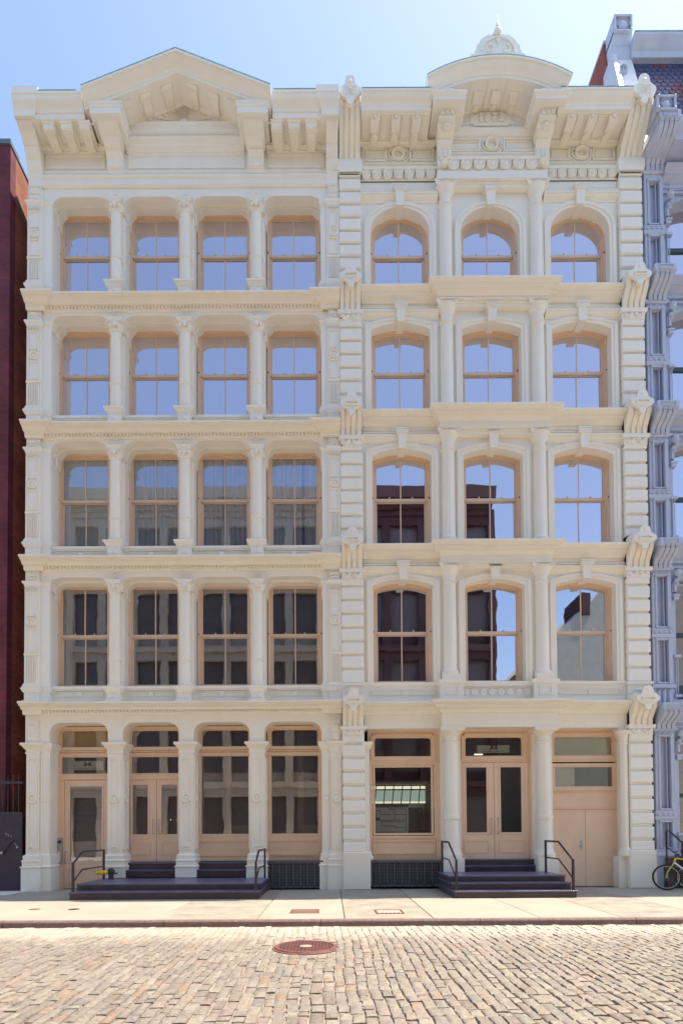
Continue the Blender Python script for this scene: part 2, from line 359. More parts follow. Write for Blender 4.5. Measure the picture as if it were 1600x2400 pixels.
    me.polygons.foreach_set('use_smooth', [True]*len(me.polygons)); me.set_sharp_from_angle(angle=radians(50))
    link(me, 'sett_field', road, kind='stuff')
    # pavement slabs with tooled joints
    CONC = mat('pavement_concrete', (.35,.325,.275), .85, .1, 2.2, .3, 120, col2=(.25,.225,.19), bdist=.004)
    CONC2 = mat('pavement_concrete_pale', (.365,.34,.29), .85, .1, .9, .25, 120, col2=(.31,.29,.25), bdist=.004)
    side = struct(MB().box(-60, 60, -4.77, 8, -.2, -.03), 'pavement', CONC)
    xs = [-60,-30,-15,-11.4,-9.7,-8.2,-6.3,-4.62,-3.08,-1.445,-.045,1.37,3.07,4.37,5.85,7.4,9.0,10.6,14,30,60]
    for i in range(len(xs)-1):
        for ya, yb in ((-4.785, .6),):
            a, b_ = xs[i]+.006, xs[i+1]-.006
            v = MB(); c = .008
            v.add([(a+c,ya+c,0),(b_-c,ya+c,0),(b_-c,yb-c,0),(a+c,yb-c,0),(a,ya,-.008),(b_,ya,-.008),(b_,yb,-.008),(a,yb,-.008),(a,ya,-.05),(b_,ya,-.05),(b_,yb,-.05),(a,yb,-.05)],
                  [(0,1,2,3),(4,5,1,0),(5,6,2,1),(6,7,3,2),(7,4,0,3),(8,9,5,4),(9,10,6,5),(10,11,7,6),(11,8,4,7)])
            v.build('paving_slab', rr.choice([CONC, CONC2]), side, smooth=0)
    MB().box(-8.6,-7.55,-.95,.6,.002,.006).build('pale_patch', mat('pale_grey', (.72,.72,.70), .8, .1, 3), side)  # thin pale sheet laid over the paving at the left end
    KERB = mat('brown_granite_kerb', (.23,.155,.14), .75, .35, 14, .4, 60, col2=(.15,.105,.10))
    ks = [-60,-30,-12,-8.6,-5.45,-2.9,-.42,2.10,4.56,7.2,10,14,30,60]
    for i in range(len(ks)-1):
        m = MB(); a, b_ = ks[i]+.005, ks[i+1]-.005; m.prismx([(-4.86,-.2),(-4.86,-.035),(-4.845,-.012),(-4.82,-.003),(-4.78,-.002),(-4.78,-.2)], a, b_)
        m.build('kerb_stone', KERB, side, smooth=0)
    # opposite pavement
    opp = struct(MB().box(-60, 60, -40, -14.0, -.2, .0), 'opposite_pavement', CONC2)

    # manhole cover
    RUST = mat('rusty_iron_cover', (.20,.085,.08), .6, .35, 12, .3, 60)
    m = MB(); seg = 48
    m.lathe(0, 0, [(.43,-.06),(.43,-.012),(.405,-.008),(.40,.0),(.395,.008),(.355,.008),(.352,-.004),(0.001,-.004)], seg)
    t = thing('manhole_cover', 'round rusty iron manhole cover with a lattice pattern set in the cobbled road', 'manhole cover', (-.585,-6.62,-.088))
    m.build('cover_rim', RUST, t)
    g = MB()
    for i in range(-11, 12):
        d = i*.03; h = math.sqrt(max(0, .34**2-d*d)); a = .35
        for sgn in (1, -1):
            c_, s_ = cos(a*sgn+ (pi/2 if 0 else 0)), sin(a*sgn)
            dx, dy = c_, s_; nx_, ny_ = -s_, c_
            cx, cy = nx_*d, ny_*d; w_ = .006
            p = [(cx+dx*h*e+nx_*w_*f, cy+dy*h*e+ny_*w_*f) for e, f in ((-1,-1),(1,-1),(1,1),(-1,1))]
            g.add([(x_,y_,-.006) for x_,y_ in p]+[(x_,y_,.005+.001*sgn) for x_,y_ in p], [(4,5,6,7),(0,1,5,4),(1,2,6,5),(2,3,7,6),(3,0,4,7)])
    g.build('lattice', RUST, t); MB().lathe(0,0,[(.08,-.004),(.08,.009),(.05,.012)],24).build('hub', mat('worn_iron_hub', (.38,.30,.25), .6, .2, 20), t)
    # pavement plates
    t = thing('drain_grate', 'rectangular rusty slotted grate set in the pavement behind the manhole', 'grate', (-.715,-3.92,0))
    f = MB(); picture_frame_xy(f, -.25,.25,-.24,.24,.035,.001,.008); f.build('grate_frame', RUST, t)
    f = MB()
    for i in range(17): f.box(-.205+i*.0256-.007,-.205+i*.0256+.007,-.205,.205,.0,.006)
    f.box(-.21,.21,-.012,.012,.001,.0065); f.build('grate_bars', RUST, t); MB().box(-.22,.22,-.21,.21,-.004,.002).build('drain_pit', mat('pit_dust',(.30,.22,.17),.9), t)
    t = thing('utility_hatch', 'small square pavement hatch of pale concrete in a rusty frame', 'hatch', (.735,-4.02,0))
    f = MB(); picture_frame_xy(f, -.24,.24,-.25,.25,.035,.001,.009); f.build('hatch_frame', RUST, t)
    f = MB(); f.box(-.2,.2,-.21,.21,-.002,.005); f.build('hatch_lid', CONC2, t)
    f = MB()
    for i in range(5): f.box(-.15+i*.07,-.115+i*.07,-.19+.0*i,-.16,.004,.009)
    f.build('hatch_studs', RUST, t, kind='stuff')
    for i, (gx, gy) in enumerate(((-5.66,-3.42),(-4.93,-3.45))):
        t = MB().lathe(0,0,[(.10,-.02),(.10,.003),(.085,.006),(.01,.006)],20).build('valve_cover', RUST if i == 0 else IRON, loc=(gx,gy,0)); t.scale = (1,1,1)
        tag(t, ['small round rust red valve cover at the far left of the pavement','small round dark valve cover in the pavement before the left steps'][i], 'valve cover', 'valve covers in the pavement')

def picture_frame_xy(mb, x0, x1, y0, y1, w, z0, z1):
    mb.box(x0,x0+w,y0,y1,z0,z1); mb.box(x1-w,x1,y0,y1,z0,z1); mb.box(x0+w,x1-w,y0,y0+w,z0,z1); mb.box(x0+w,x1-w,y1-w,y1,z0,z1)
ground()

# ================================================================ building no. 34 (left)
LW, LE = -7.62, .03
LC = [-5.455, -3.755, -2.0]          # column axes
LWIN = [-6.385, -4.62, -2.875, -1.12]
def bldg34():
    B = thing('cast_iron_building', 'cream cast iron building with a triangular pediment and four windows per floor', 'building', (0,0,0))
    # floors: ledge below, pedestal top, cap top, opening top, glass b, rail, glass t, shaft ring, ledge above
    FL = [(4.50,4.93,7.50,7.60,5.09,6.29,7.49,5.56,8.00), (8.00,8.50,10.80,10.96,8.63,9.71,10.80,9.04,11.26),
          (11.26,11.80,13.97,14.10,11.98,12.91,13.95,12.36,14.44), (14.44,14.96,16.985,17.10,15.12,15.99,16.96,15.50,17.36)]
    bays = [(-7.03,-5.64),(-5.27,-3.94),(-3.57,-2.19),(-1.81,-.42)]
    for fi, (zl, zp, zc, zo, gb, gr, gt, zr, zn) in enumerate(FL):
        zp -= .009*(zp-1.4); zc -= .004*(zc-1.4)
        top = zn-.02 if fi < 3 else 17.32
        # spandrel with softly rounded heads
        pts = [(LW+.005, zc-.22), (LW+.005, top), (LE-.003, top), (LE-.003, zc-.22)]
        for x0, x1 in reversed(bays):
            c = arc_top('corner', (x0+x1)/2, (x1-x0)/2, zc-.22, zc-.03, zo-zc+.03, rx=.30)
            pts += c[::-1]
        m = MB(); m.prism(pts, 0, .46)
        # step in the soffit
        m.build('spandrel', CREAM, B)
        m = MB()
        for x0, x1 in bays:
            m.ring(arc_top('corner', (x0+x1)/2, (x1-x0)/2+.002, zc-.3, zc-.05, zo-zc+.052, rx=.3), arc_top('corner', (x0+x1)/2, (x1-x0)/2-.035, zc-.3, zc-.10, zo-zc+.055, rx=.27), .25, .47)
        m.build('soffit_moulding', CREAM, B)
        # inner piers behind columns
        for x in LC: MB().box(x-.185, x+.185, .12, .5, zp-.3, zc-.2).box(x-.16, x+.16, .09, .122, zp, zc-.25).build('inner_pier', CREAM, B)
        MB().box(LW+.02, -7.03, .04, .5, zl, zc-.2).build('inner_pier', CREAM, B); MB().box(-.42, LE-.003, .04, .5, zl, zc-.2).build('inner_pier', CREAM, B)
        # sill zone: panels between pedestals
        zt_ = max(zl+.26, gb-(gb-1.385)*.030-.04)
        m = MB(); m.box(LW+.02, LE-.01, .10, .62, zl-.0, zt_-.02)
        for x0, x1 in bays:
            m.box(x0-.02, x1+.02, .02, .5, zt_-.06, zt_); m.box(x0, x1, .05, .3, zt_-.10, zt_-.06)
            picture_frame(m, x0+.12, x1-.12, zt_-.24, zt_-.12, .02, .075, .12)
            m.disc((x0+x1)/2, zt_-.18, [(.07,.10),(.06,.06),(.02,.05)], 14)
        m.build('sill_band', CREAM, B)
        # pedestals and columns
        for x in LC:
            m = MB()
            m.box(x-.155, x+.155, -.12, .3, zl, zp-.10)
            m.sweep([(x-.155,.2),(x-.155,-.12),(x+.155,-.12),(x+.155,.2)], [(0,zp-.14),(.02,zp-.13),(.03,zp-.10),(.07,zp-.05),(.085,zp-.045),(.085,zp-.01),(.0,zp),(-.1,zp)][::1])
            m.box(x-.155, x+.155, -.12, .2, zp-.02, zp+.001)
            m.sweep([(x-.155,.2),(x-.155,-.12),(x+.155,-.12),(x+.155,.2)], [(-.02,zl),(.05,zl),(.05,zl+.05),(.02,zl+.08),(-.02,zl+.08)])
            m.pyr(x-.12, x+.12, zl+.10, zp-.17, -.12, .05)
            m.build('pedestal', CREAM, B)
            h = zc-zp; m = MB()
            r = .132
            m.lathe(x, .02, [(.175,zp),(.175,zp+.03),(.185,zp+.045),(.165,zp+.065),(.15,zp+.075),(.155,zp+.09),(.135,zp+.11),(r,zr-.035),(r+.022,zr-.025),(r+.022,zr+.0),(r-.002,zr+.015),(r-.008,zc-.29),(r+.015,zc-.28),(r+.015,zc-.265),(r-.005,zc-.255),(r,zc-.2),(r+.03,zc-.13),(r+.045,zc-.11),(r+.045,zc-.08)], 28)
            m.build('column', CREAM2, B)
            m = MB()
            m.box(x-.165, x+.165, -.15, .3, zc-.09, zc-.055)
            m.sweep([(x-.165,.3),(x-.165,-.15),(x+.165,-.15),(x+.165,.3)], [(-.05,zc-.06),(.005,zc-.06),(.02,zc-.035),(.03,zc-.03),(.03,zc),(-.05,zc)]); m.box(x-.165,x+.165,-.15,.3,zc-.03,zc)
            for a in (-.6, 0, .6):  # leaf faces round the neck
                px, py = x+sin(a)*(r+.035), .02-cos(a)*(r+.035)
                m.lathe(px, py, [(.0,zc-.2),(.03,zc-.185),(.04,zc-.15),(.03,zc-.11),(.01,zc-.1)], 8)
            m.disc(x, zc-.155, [(.055,-.125),(.055,-.15),(.04,-.165),(.03,-.155),(.015,-.175)], 14)
            m.build('capital', CREAM, B)
            # paterae on the spandrel above each column
            m = MB().disc(x, zc+.15, [(.085,.01),(.085,-.02),(.07,-.028),(.055,-.014),(.04,-.02),(.02,-.04)], 18)
            for i in range(8):
                a = i*pi/4; m.disc(x+.055*cos(a), zc+.15+.055*sin(a), [(.022,-.01),(.018,-.03),(.005,-.036)], 7)
            m.build('rosette', CREAM, B)
        # corner pilasters
        for side, (xa, xb, xi0, xi1) in enumerate(((LW, -7.27, -7.27, -7.04), (-.27, LE, -.43, -.27))):
            m = MB(); yf = -.06
            m.box(xa, xb, yf, .44, zl, zc); m.box(xi0, xi1, -.012, .43, zl, zc-.02)
            for (a, b_, y) in ((xa, xb, yf), (xi0, xi1, .0)):
                P = [(a,y+.1),(a,y),(b_,y),(b_,y+.1)] if (a, b_) == (xa, xb) else [(a,y),(b_,y),(b_,y+.35)] if side == 0 else [(a,y+.35),(a,y),(b_,y)]
                m.sweep(P, [(-.01,zc-.12),(.01,zc-.12),(.015,zc-.075),(.035,zc-.06),(.05,zc-.035),(.05,zc),(-.01,zc)])
                m.sweep(P, [(-.01,zl),(.04,zl),(.04,zl+.08),(-.01,zl+.08)])
                m.sweep(P, [(-.01,zp-.13),(.02,zp-.12),(.06,zp-.04),(.06,zp-.01),(-.01,zp)])
                m.sweep(P, [(-.01,zp),(.035,zp),(.035,zp+.04),(.02,zp+.05),(.02,zp+.09),(-.01,zp+.1)])
            m.build('pilaster', CREAM, B)
            m = MB(); w = xb-xa; zf = zp+(zc-zp)*.30
            picture_frame(m, xa+.05, xb-.05, zf+.09, zc-.27, .022, yf-.022, yf+.01)
            m.box(xa-.0, xb+.0, yf-.03, yf+.01, zf, zf+.045)
            for i in range(7): m.box(xa+.045+i*(w-.09)/6.5, xa+.045+i*(w-.09)/6.5+.02, yf-.025, yf+.01, zp+.13, zf-.03)
            for i in range(8): m.box(xa+.02+i*(w-.04)/7.7, xa+.02+i*(w-.04)/7.7+.02, yf-.03, yf+.01, zc-.215, zc-.135)
            m.box(xa, xb, yf-.015, yf+.01, zc-.235, zc-.22)
            xm, zm = (xa+xb)/2, (zf+.09+zc-.27)/2
            m.disc(xm, zm, [(.115,yf+.01),(.115,yf-.03),(.095,yf-.045),(.08,yf-.04),(.075,yf-.012),(.05,yf-.012),(.02,yf-.03)], 20)
            for dz in (-1, 1):
                m.ring([(xm+.09*cos(a), zm+dz*(.10+.09*sin(a)*.55)) for a in [pi*i/8 for i in range(9)]], [(xm+.07*cos(a), zm+dz*(.10+.07*sin(a)*.55)) for a in [pi*i/8 for i in range(9)]], yf-.03, yf+.01)
                m.box(xm-.09, xm+.09, yf-.028, yf+.01, zm+dz*.155-.012, zm+dz*.155+.012)
            m.build('pilaster_ornament', CREAM2, B)
            # faceted diamond blocks above the capital
            m = MB(); zz = zc+.03; H = (top-.32-zz)/2 if fi < 3 else .15
            m.box(xa+.01, xb-.01, yf+.01, .2, zc, top)
            for i in range(2):
                m.pyr(xa+.04, xb-.04, zz+i*(H+.03), zz+i*(H+.03)+H, yf+.01, .06); picture_frame(m, xa+.03, xb-.03, zz+i*(H+.03)-.012, zz+i*(H+.03)+H+.012, .012, yf-.005, yf+.02)
            m.build('diamond_block', CREAM, B)
        # ledge over this floor
    for zn in (4.50, 8.00, 11.26, 14.44):
        P = [(LW,-.08),(-7.20,-.08),(-7.20,0),(-.40,0),(-.40,-.08),(LE-.002,-.08),(LE-.002,.3)][:-1]
        prof = [(-.02,zn-.27),(.035,zn-.27),(.045,zn-.235),(.05,zn-.225),(.05,zn-.17),(.13,zn-.165),(.135,zn-.15),(.15,zn-.125),(.19,zn-.10),(.235,zn-.085),(.25,zn-.08),(.25,zn-.06),(.285,zn-.05),(.30,zn-.035),(.30,zn),(-.02,zn+.03)]
        MB().sweep(P, prof).build('ledge', CREAM2, B)
        m = MB(); x = -7.12
        while x < -.48:
            m.box(x, x+.045, -.095, -.04, zn-.222, zn-.172); x += .085
        m.build('dentil_course', CREAM2, B, kind='stuff')
    # windows
    zz = [(5.09,6.31,7.49),(8.61,9.74,10.80),(11.90,12.96,13.95),(14.93,16.05,16.96)]
    for fi, (gb, gr, gt) in enumerate(zz):
        w0 = None
        for i, x in enumerate(LWIN):
            if w0 is None: w0 = make_window(B, (x, .44, 0), 'flat', .555, gb, gr, gt, .03, .12, .14, fb=.10 if fi else .13, glass=GLASSM if fi == 0 else (GLASSL if fi == 1 else GLASS))
            else: copy_tree(w0, B, (x, .44, 0))
    # curtains on the third floor, roller shade at its left
    for i, x in enumerate(LWIN[1:]):
        m = MB(); n = 60; z0, z1 = 8.5, 10.9; A = []
        for k in range(n+1):
            px = x-.62+1.24*k/n; A.append((px, .66+.05*sin(k*.9+i)+.03*sin(k*2.1+2*i)))
        gap = [(.0,.0),(.42,.50),(.62,.70)][i]
        for k in range(n):
            if gap[0] < k/n < gap[1]: continue
            m.add([(A[k][0],A[k][1],z0),(A[k+1][0],A[k+1][1],z0),(A[k+1][0],A[k+1][1],z1),(A[k][0],A[k][1],z1)], [(0,1,2,3)])
        m.build('curtain', CURT, B)
    MB().box(-7.05,-5.7,.66,.68,8.5,10.9).build('roller_shade', SHADE, B)
    MB().box(-6.95,-6.78,.7,.72,11.8,14.1).box(-6.95,-6.78,.7,.72,15,17.1).build('side_curtain', CURT, B)
    MB().box(-6.95,-6.80,.7,.72,4.95,7.6).build('side_curtain', SHADE, B)

    # ---------------- entablature and pediment
    m = MB(); m.box(LW+.02, LE-.003, .0, .5, 17.30, 18.5); m.build('frieze_wall', CREAM, B)
    P0 = [(LW+.36,0),(-.27,0)]
    m = MB()
    m.sweep(P0, [(-.01,17.30),(.03,17.30),(.05,17.315),(.07,17.34),(.07,17.40),(.045,17.42),(.045,17.50),(.07,17.51),(.085,17.53),(.085,17.57),(.03,17.58),(.03,17.64),(.05,17.66),(.05,17.70),(.02,17.71),(.02,17.745),(-.01,17.745)])
    m.build('architrave', CREAM, B)
    m = MB()
    for x0, x1 in ((-7.19,-5.74),(-5.16,-2.30),(-1.72,-.33)):
        picture_frame(m, x0+.0, x1-.0, 17.79, 18.17, .05, -.03, .01); picture_frame(m, x0+.05, x1-.05, 17.84, 18.12, .02, -.018, .01)
    m.build('frieze_panel', CREAM, B)
    # bed mould
    MB().sweep([(-7.26,0),(-5.7,0)], [(-.01,18.17),(.05,18.17),(.05,18.21),(.09,18.24),(.12,18.25),(.12,18.275),(-.01,18.275)]).build('bed_moulding', CREAM, B)
    MB().sweep([(-1.75,0),(-.27,0)], [(-.01,18.17),(.05,18.17),(.05,18.21),(.09,18.24),(.12,18.25),(.12,18.275),(-.01,18.275)]).build('bed_moulding', CREAM, B)
    cor = [(-.01,18.27),(.66,18.27),(.66,18.40),(.68,18.40),(.68,18.42),(.70,18.46),(.73,18.50),(.77,18.53),(.80,18.56),(.82,18.61),(.83,18.66),(.85,18.67),(.85,18.72),(-.01,18.74)]
    MB().sweep([(-7.235,0),(-5.98,0)], cor).build('cornice', CREAM, B); MB().sweep([(-1.54,0),(-.285,0)], cor).build('cornice', CREAM, B)
    MB().box(-7.0,-6.1,-.852,-.3,18.735,18.752).box(-1.5,-.5,-.852,-.3,18.735,18.752).build('copper_flashing', COPPER, B)
    # end blocks
    cor2 = [(d+.03 if d > 0 else d, z+.0) for d, z in cor]
    for k, (P, x0, x1) in enumerate((([(LW-.0,.4),(LW-.0,-.04),(-7.20,-.04),(-7.20,.2)], LW, -7.22), ([(-.32,.2),(-.32,-.04),(LE-.002,-.04)], -.30, LE-.004))):
        c3 = [(-.01,18.275),(.064,18.275),(.064,18.40),(.08,18.43),(.105,18.50),(.145,18.53),(.165,18.58),(.176,18.66),(.196,18.67),(.196,18.82),(-.01,18.83)]
        Q = [(P[1][0], -.66), (P[2][0], -.66), (P[3][0], P[3][1])] if k == 0 else [(P[0][0], P[0][1]), (P[1][0], -.66), (P[2][0], -.66)]
        m = MB(); m.sweep(Q, c3); m.box(x0+.004, x1-.004, -.655, .4, 18.275, 18.8); m.build('end_block', CREAM, B)
        MB().box(x0+.002 if k == 0 else x0-.17, x1+.17 if k == 0 else x1-.003, -.84, .2, 18.822, 18.845).build('copper_flashing', COPPER, B)
        pr = [(.05,17.30),(-.02,17.30),(-.06,17.34),(-.06,17.48),(-.09,17.52),(-.11,17.60),(-.09,17.62),(-.13,17.66),(-.16,17.75),(-.19,17.82),(-.17,17.84),(-.22,17.87),(-.27,17.98),(-.31,18.04),(-.29,18.06),(-.36,18.09),(-.42,18.16),(-.50,18.20),(-.60,18.22),(-.62,18.28),(.05,18.28)]
        MB().prismx(pr, x0+.02, x1-.02).build('end_bracket', CREAM, B)
    # modillions
    def modillion(x, zt, tilt=0, yo=0.0):
        m = MB(); m.prismx([(-.05,zt),(-.05,zt-.12),(-.12,zt-.15),(-.22,zt-.165),(-.36,zt-.15),(-.50,zt-.14),(-.50,zt)], x-.09, x+.09)
        m.prismx([(-.47,zt),(-.47,zt-.15),(-.50,zt-.165),(-.575,zt-.165),(-.60,zt-.14),(-.60,zt)], x-.125, x+.125); m.prismx([(-.06,zt),(-.06,zt-.045),(-.615,zt-.045),(-.64,zt-.02),(-.64,zt)], x-.15, x+.15)
        for q in (-.06, 0, .06): m.prismx([(-.10,zt-.03),(-.12,zt-.163),(-.22,zt-.178),(-.36,zt-.163),(-.46,zt-.15),(-.46,zt-.05)], x+q-.018, x+q+.018)
        o = m.build('modillion', CREAM2, B)
        return o
    for x in (-6.86,-6.44,-6.02,-1.45,-1.04,-.63): modillion(x, 18.272)
    m = MB()
    for c in ((-7.06,-6.65,-6.23,-5.86),(-1.62,-1.25,-.83,-.46)):
        for x in c: picture_frame_xy(m, x-.07,x+.07,-.58,-.14,.02,18.245,18.272)
    m.build('soffit_coffers', CREAM2, B, kind='stuff')
    # great brackets under the pediment feet
    for x in (-5.46, -2.0):
        pr = [(.02,17.62),(-.06,17.62),(-.06,17.72),(-.12,17.74),(-.13,17.78),(-.14,17.92),(-.19,17.98),(-.24,18.02),(-.22,18.04),(-.28,18.05),(-.34,18.08),(-.38,18.15),(-.46,18.19),(-.46,18.21),(-.56,18.22),(-.58,18.25),(-.62,18.26),(-.64,18.29),(.02,18.29)]
        m = MB().prismx(pr, x-.19, x+.19); m.prismx([(-.1,18.12),(-.40,18.16),(-.60,18.22),(-.66,18.29),(-.1,18.29)], x-.235, x+.235); m.build('great_bracket', CREAM, B)
        m = MB(); m.sweep([(x-.30,.1),(x-.30,-.70),(x+.30,-.70),(x+.30,.1)], [(-.01,18.28),(.06,18.28),(.06,18.42),(.08,18.43),(.08,18.47),(.10,18.49),(.10,18.54),(-.01,18.55)]); m.box(x-.297,x+.297,-.697,.1,18.285,18.62); m.build('bracket_head', CREAM, B)
    # raking cornice
    xa, xc, xb = -5.95, -3.76, -1.56; zf, za = 18.68, 19.57
    path = [(xa,zf),(xc,za),(xb,zf)]
    sl_ = (za-zf)/(xc-xa)
    # offsets below the top line, front depth
    prof = [(-.27,.05),(-.27,-.74),(-.21,-.74),(-.205,-.76),(-.18,-.77),(-.15,-.80),(-.12,-.86),(-.07,-.92),(-.05,-.93),(-.045,-.97),(0,-.97),(.01,.05)]
    MB().sweep(path, prof, elev=True, vend=True).build('pediment_cornice', CREAM, B)
    MB().sweep([(xa,zf+.01),(xc,za+.01),(xb,zf+.01)], [(0,-.972),(.02,-.972),(.02,.05),(0,.05)], elev=True, vend=True).build('copper_flashing', COPPER, B)
    m = MB(); m.prism([(-5.75,18.3),(-5.75,18.5),(-3.76,19.34),(-1.77,18.5),(-1.77,18.3)], -.10, .3); m.build('tympanum', CREAM, B)
    m = MB(); m.sweep([(-5.3,18.62),(xc,19.30),(-2.22,18.62)], [(-.05,.0),(-.05,-.15),(-.02,-.17),(0,-.20),(.1,-.20),(.1,0)], elev=True, vend=True); m.build('tympanum_moulding', CREAM, B)
    m = MB(); m.sweep([(-5.2,-.06),(-2.3,-.06)], [(-.01,18.28),(.05,18.28),(.07,18.33),(.13,18.36),(.13,18.40),(.05,18.41),(.05,18.52),(.08,18.53),(.11,18.57),(.11,18.74),(.13,18.75),(.13,18.78),(-.01,18.82)]); m.build('tympanum_base', CREAM, B)
    MB().sweep([(-5.2,0),(-2.3,0)], [(-.01,18.17),(.05,18.17),(.05,18.21),(.09,18.24),(.12,18.25),(.12,18.29),(-.01,18.29)]).build('bed_moulding', CREAM, B)
    m = MB(); cx, cz = -3.76, 18.82; N = 19
    for i in range(N):   # sunburst of ridged rays
        a0, a1 = pi*i/N+.02, pi*(i+1)/N-.02; am = (a0+a1)/2
        def R(a):
            c_, s_ = abs(cos(a)), max(.02, sin(a)); lim = (19.25-cz)/(s_+c_*.44); return min(1.0, lim)-.02
        pts = [(cx+.05*cos(am), cz+.05*sin(am))]+[(cx+R(a0)*cos(a0), cz+R(a0)*sin(a0)), (cx+(R(am)+.015)*cos(am), cz+(R(am)+.015)*sin(am)), (cx+R(a1)*cos(a1), cz+R(a1)*sin(a1))]
        y = -.105; m.add([(pts[0][0],y-.02,pts[0][1]),(pts[1][0],y,pts[1][1]),(pts[2][0],y-.05,pts[2][1]),(pts[3][0],y,pts[3][1])], [(0,1,2),(0,2,3),(1,2,3)])
    m.disc(cx, cz-.01, [(.10,-.1),(.10,-.15),(.06,-.17),(.01,-.17)], 16); m.build('sunburst', CREAM2, B)
    for x in (-5.02,-4.56,-4.06,-3.46,-2.96,-2.50):
        zt = 18.70+(.98/2.19)*(2.19-abs(x-xc))-.30
        m = MB(); lx, rx_ = (x-.085, x+.085); s_ = .4475*(1 if x < xc else -1)
        for (a, b_, pr) in ((x-.09,x+.09,[(-.1,-.0),(-.1,-.10),(-.15,-.14),(-.28,-.17),(-.42,-.16),(-.52,-.15),(-.52,0)]), (x-.12,x+.12,[(-.5,0),(-.5,-.145),(-.53,-.16),(-.60,-.16),(-.63,-.14),(-.63,0)]), (x-.15,x+.15,[(-.1,.0),(-.1,-.045),(-.64,-.045),(-.67,-.02),(-.67,.0)])):
            n = len(pr); f = lambda px: zt+(px-x)*s_+.02
            m.add([(a,y,f(a)+z) for y,z in pr]+[(b_,y,f(b_)+z) for y,z in pr], [tuple(range(n)), tuple(range(2*n-1,n-1,-1))]+[(i,i+n,(i+1)%n+n,(i+1)%n) for i in range(n)])
        m.build('modillion', CREAM2, B)
    # roof and body behind
    m = MB(); m.box(LW+.05, LE-.02, .5, 14, 17.6, 17.9); m.build('roof', ROOFM, B)
    m = MB(); m.box(LW+.05, LW+.25, .6, 14, 0, 19.9); m.box(LW+.05, LE, 13.8, 14, 0, 17.8); m.build('side_wall', BRICKD, B)
    m = MB()
    for z in (4.45, 8.1, 11.36, 14.55): m.box(LW+.25, LE, .63, 13.8, z-.25, z)
    m.box(LW+.25, LE, 6.0, 6.2, 0, 17.5); m.box(LE-.05, LE+.0, .63, 6, 0, 17.5); m.box(LW+.25,LW+.3,.63,6,0,17.5); m.box(LW+.25, LE, .63, 6, .2, .3)
    for x in (-5.0,-2.6): m.box(x-.1,x+.1,3,3.2,.3,17)
    m.build('interior', ROOM, B)

    # ---------------- ground floor
    m = MB(); pts = [(LW+.01, 3.50), (LW+.01, 4.48), (LE-.003, 4.48), (LE-.003, 3.5)]
    gb_ = [(-7.03,-5.62),(-5.26,-3.90),(-3.55,-2.205),(-1.85,-.47)]
    for x0, x1 in reversed(gb_): pts += arc_top('corner', (x0+x1)/2, (x1-x0)/2, 3.50, 3.80, .25, rx=.28)[::-1]
    m.prism(pts, 0, .52); m.build('spandrel', CREAM2, B)
    def pier(x0, x1, base, z1=3.39, sides=(1,1), yb=.5):
        w = x1-x0; m = MB(); m.box(x0, x1, .0, yb, 0 if base == 0 else base, z1+.17)
        P = [(x0,yb-.02),(x0,0),(x1,0),(x1,yb-.02)]
        m.sweep(P, [(-.01,z1-.09),(.02,z1-.09),(.02,z1-.06),(.01,z1-.05),(.01,z1-.0),(.03,z1+.03),(.05,z1+.045),(.07,z1+.085),(.11,z1+.12),(.11,z1+.17),(-.01,z1+.175)])
        m.sweep(P, [(-.01,base),(.075,base),(.075,.55),(.095,.56),(.095,.585),(.06,.60),(.06,.70),(.075,.71),(.075,.73),(.045,.75),(.05,.80),(.05,.84),(.03,.86),(-.01,.88)])
        m.box(x0-.07,x1+.07,-.07,.4,base,.56)
        m.build('pier', CREAM2, B)
        m = MB(); zt, zb_ = z1-.20, .98; xm, zm = (x0+x1)/2, 2.22
        faces = []
        picture_frame(m, x0+.045, x1-.045, zb_, zt, .03, -.028, .01)
        m.disc(xm, zm, [(.125,.01),(.125,-.03),(.105,-.05),(.085,-.045),(.08,-.012),(.05,-.014),(.02,-.035)], 20)
        m.ring([(xm+(w/2-.08)*cos(pi*i/8), zb_+.02+.07*sin(pi*i/8)) for i in range(9)], [(xm+(w/2-.11)*cos(pi*i/8), zb_+.02+.045*sin(pi*i/8)) for i in range(9)], -.03, .01)
        for sx, on in ((x0,sides[0]),(x1,sides[1])):
            if not on: continue
            s_ = -1 if sx == x0 else 1; f = lambda y: y
            for (ya, yb2, za_, zb2) in ((.06,.09,zb_,zt),(.36,.39,zb_,zt),(.09,.36,zt-.03,zt),(.09,.36,zb_,zb_+.03)):
                m.box(min(sx,sx+s_*.028), max(sx,sx+s_*.028), ya, yb2, za_, zb2)
            k = MB(); k.disc(.225, zm, [(.115,.01),(.115,-.03),(.095,-.045),(.08,-.04),(.075,-.012),(.02,-.03)], 18)
            m.add([(sx+s_*(-v[1]), v[0], v[2]) for v in k.v], k.f)
        m.build('pier_panel', CREAM2, B)
    for x0, x1, b_ in ((-5.62,-5.26,.31),(-3.90,-3.55,.31),(-2.205,-1.85,.0)): pier(x0, x1, b_)
    pier(LW+.04, -7.27, 0, sides=(0,1)); pier(-.26, LE-.005, 0, sides=(0,0))
    m = MB(); m.box(-7.27,-7.03,.04,.5,0,3.5); m.box(-.47,-.26,.04,.5,0,3.5)
    m.sweep([(-7.3,.04),(-7.03,.04),(-7.03,.5)], [(-.01,3.33),(.02,3.36),(.08,3.50),(.09,3.56),(-.01,3.56)]); m.sweep([(-.47,.5),(-.47,.04),(-.2,.04)], [(-.01,3.33),(.02,3.36),(.08,3.50),(.09,3.56),(-.01,3.56)])
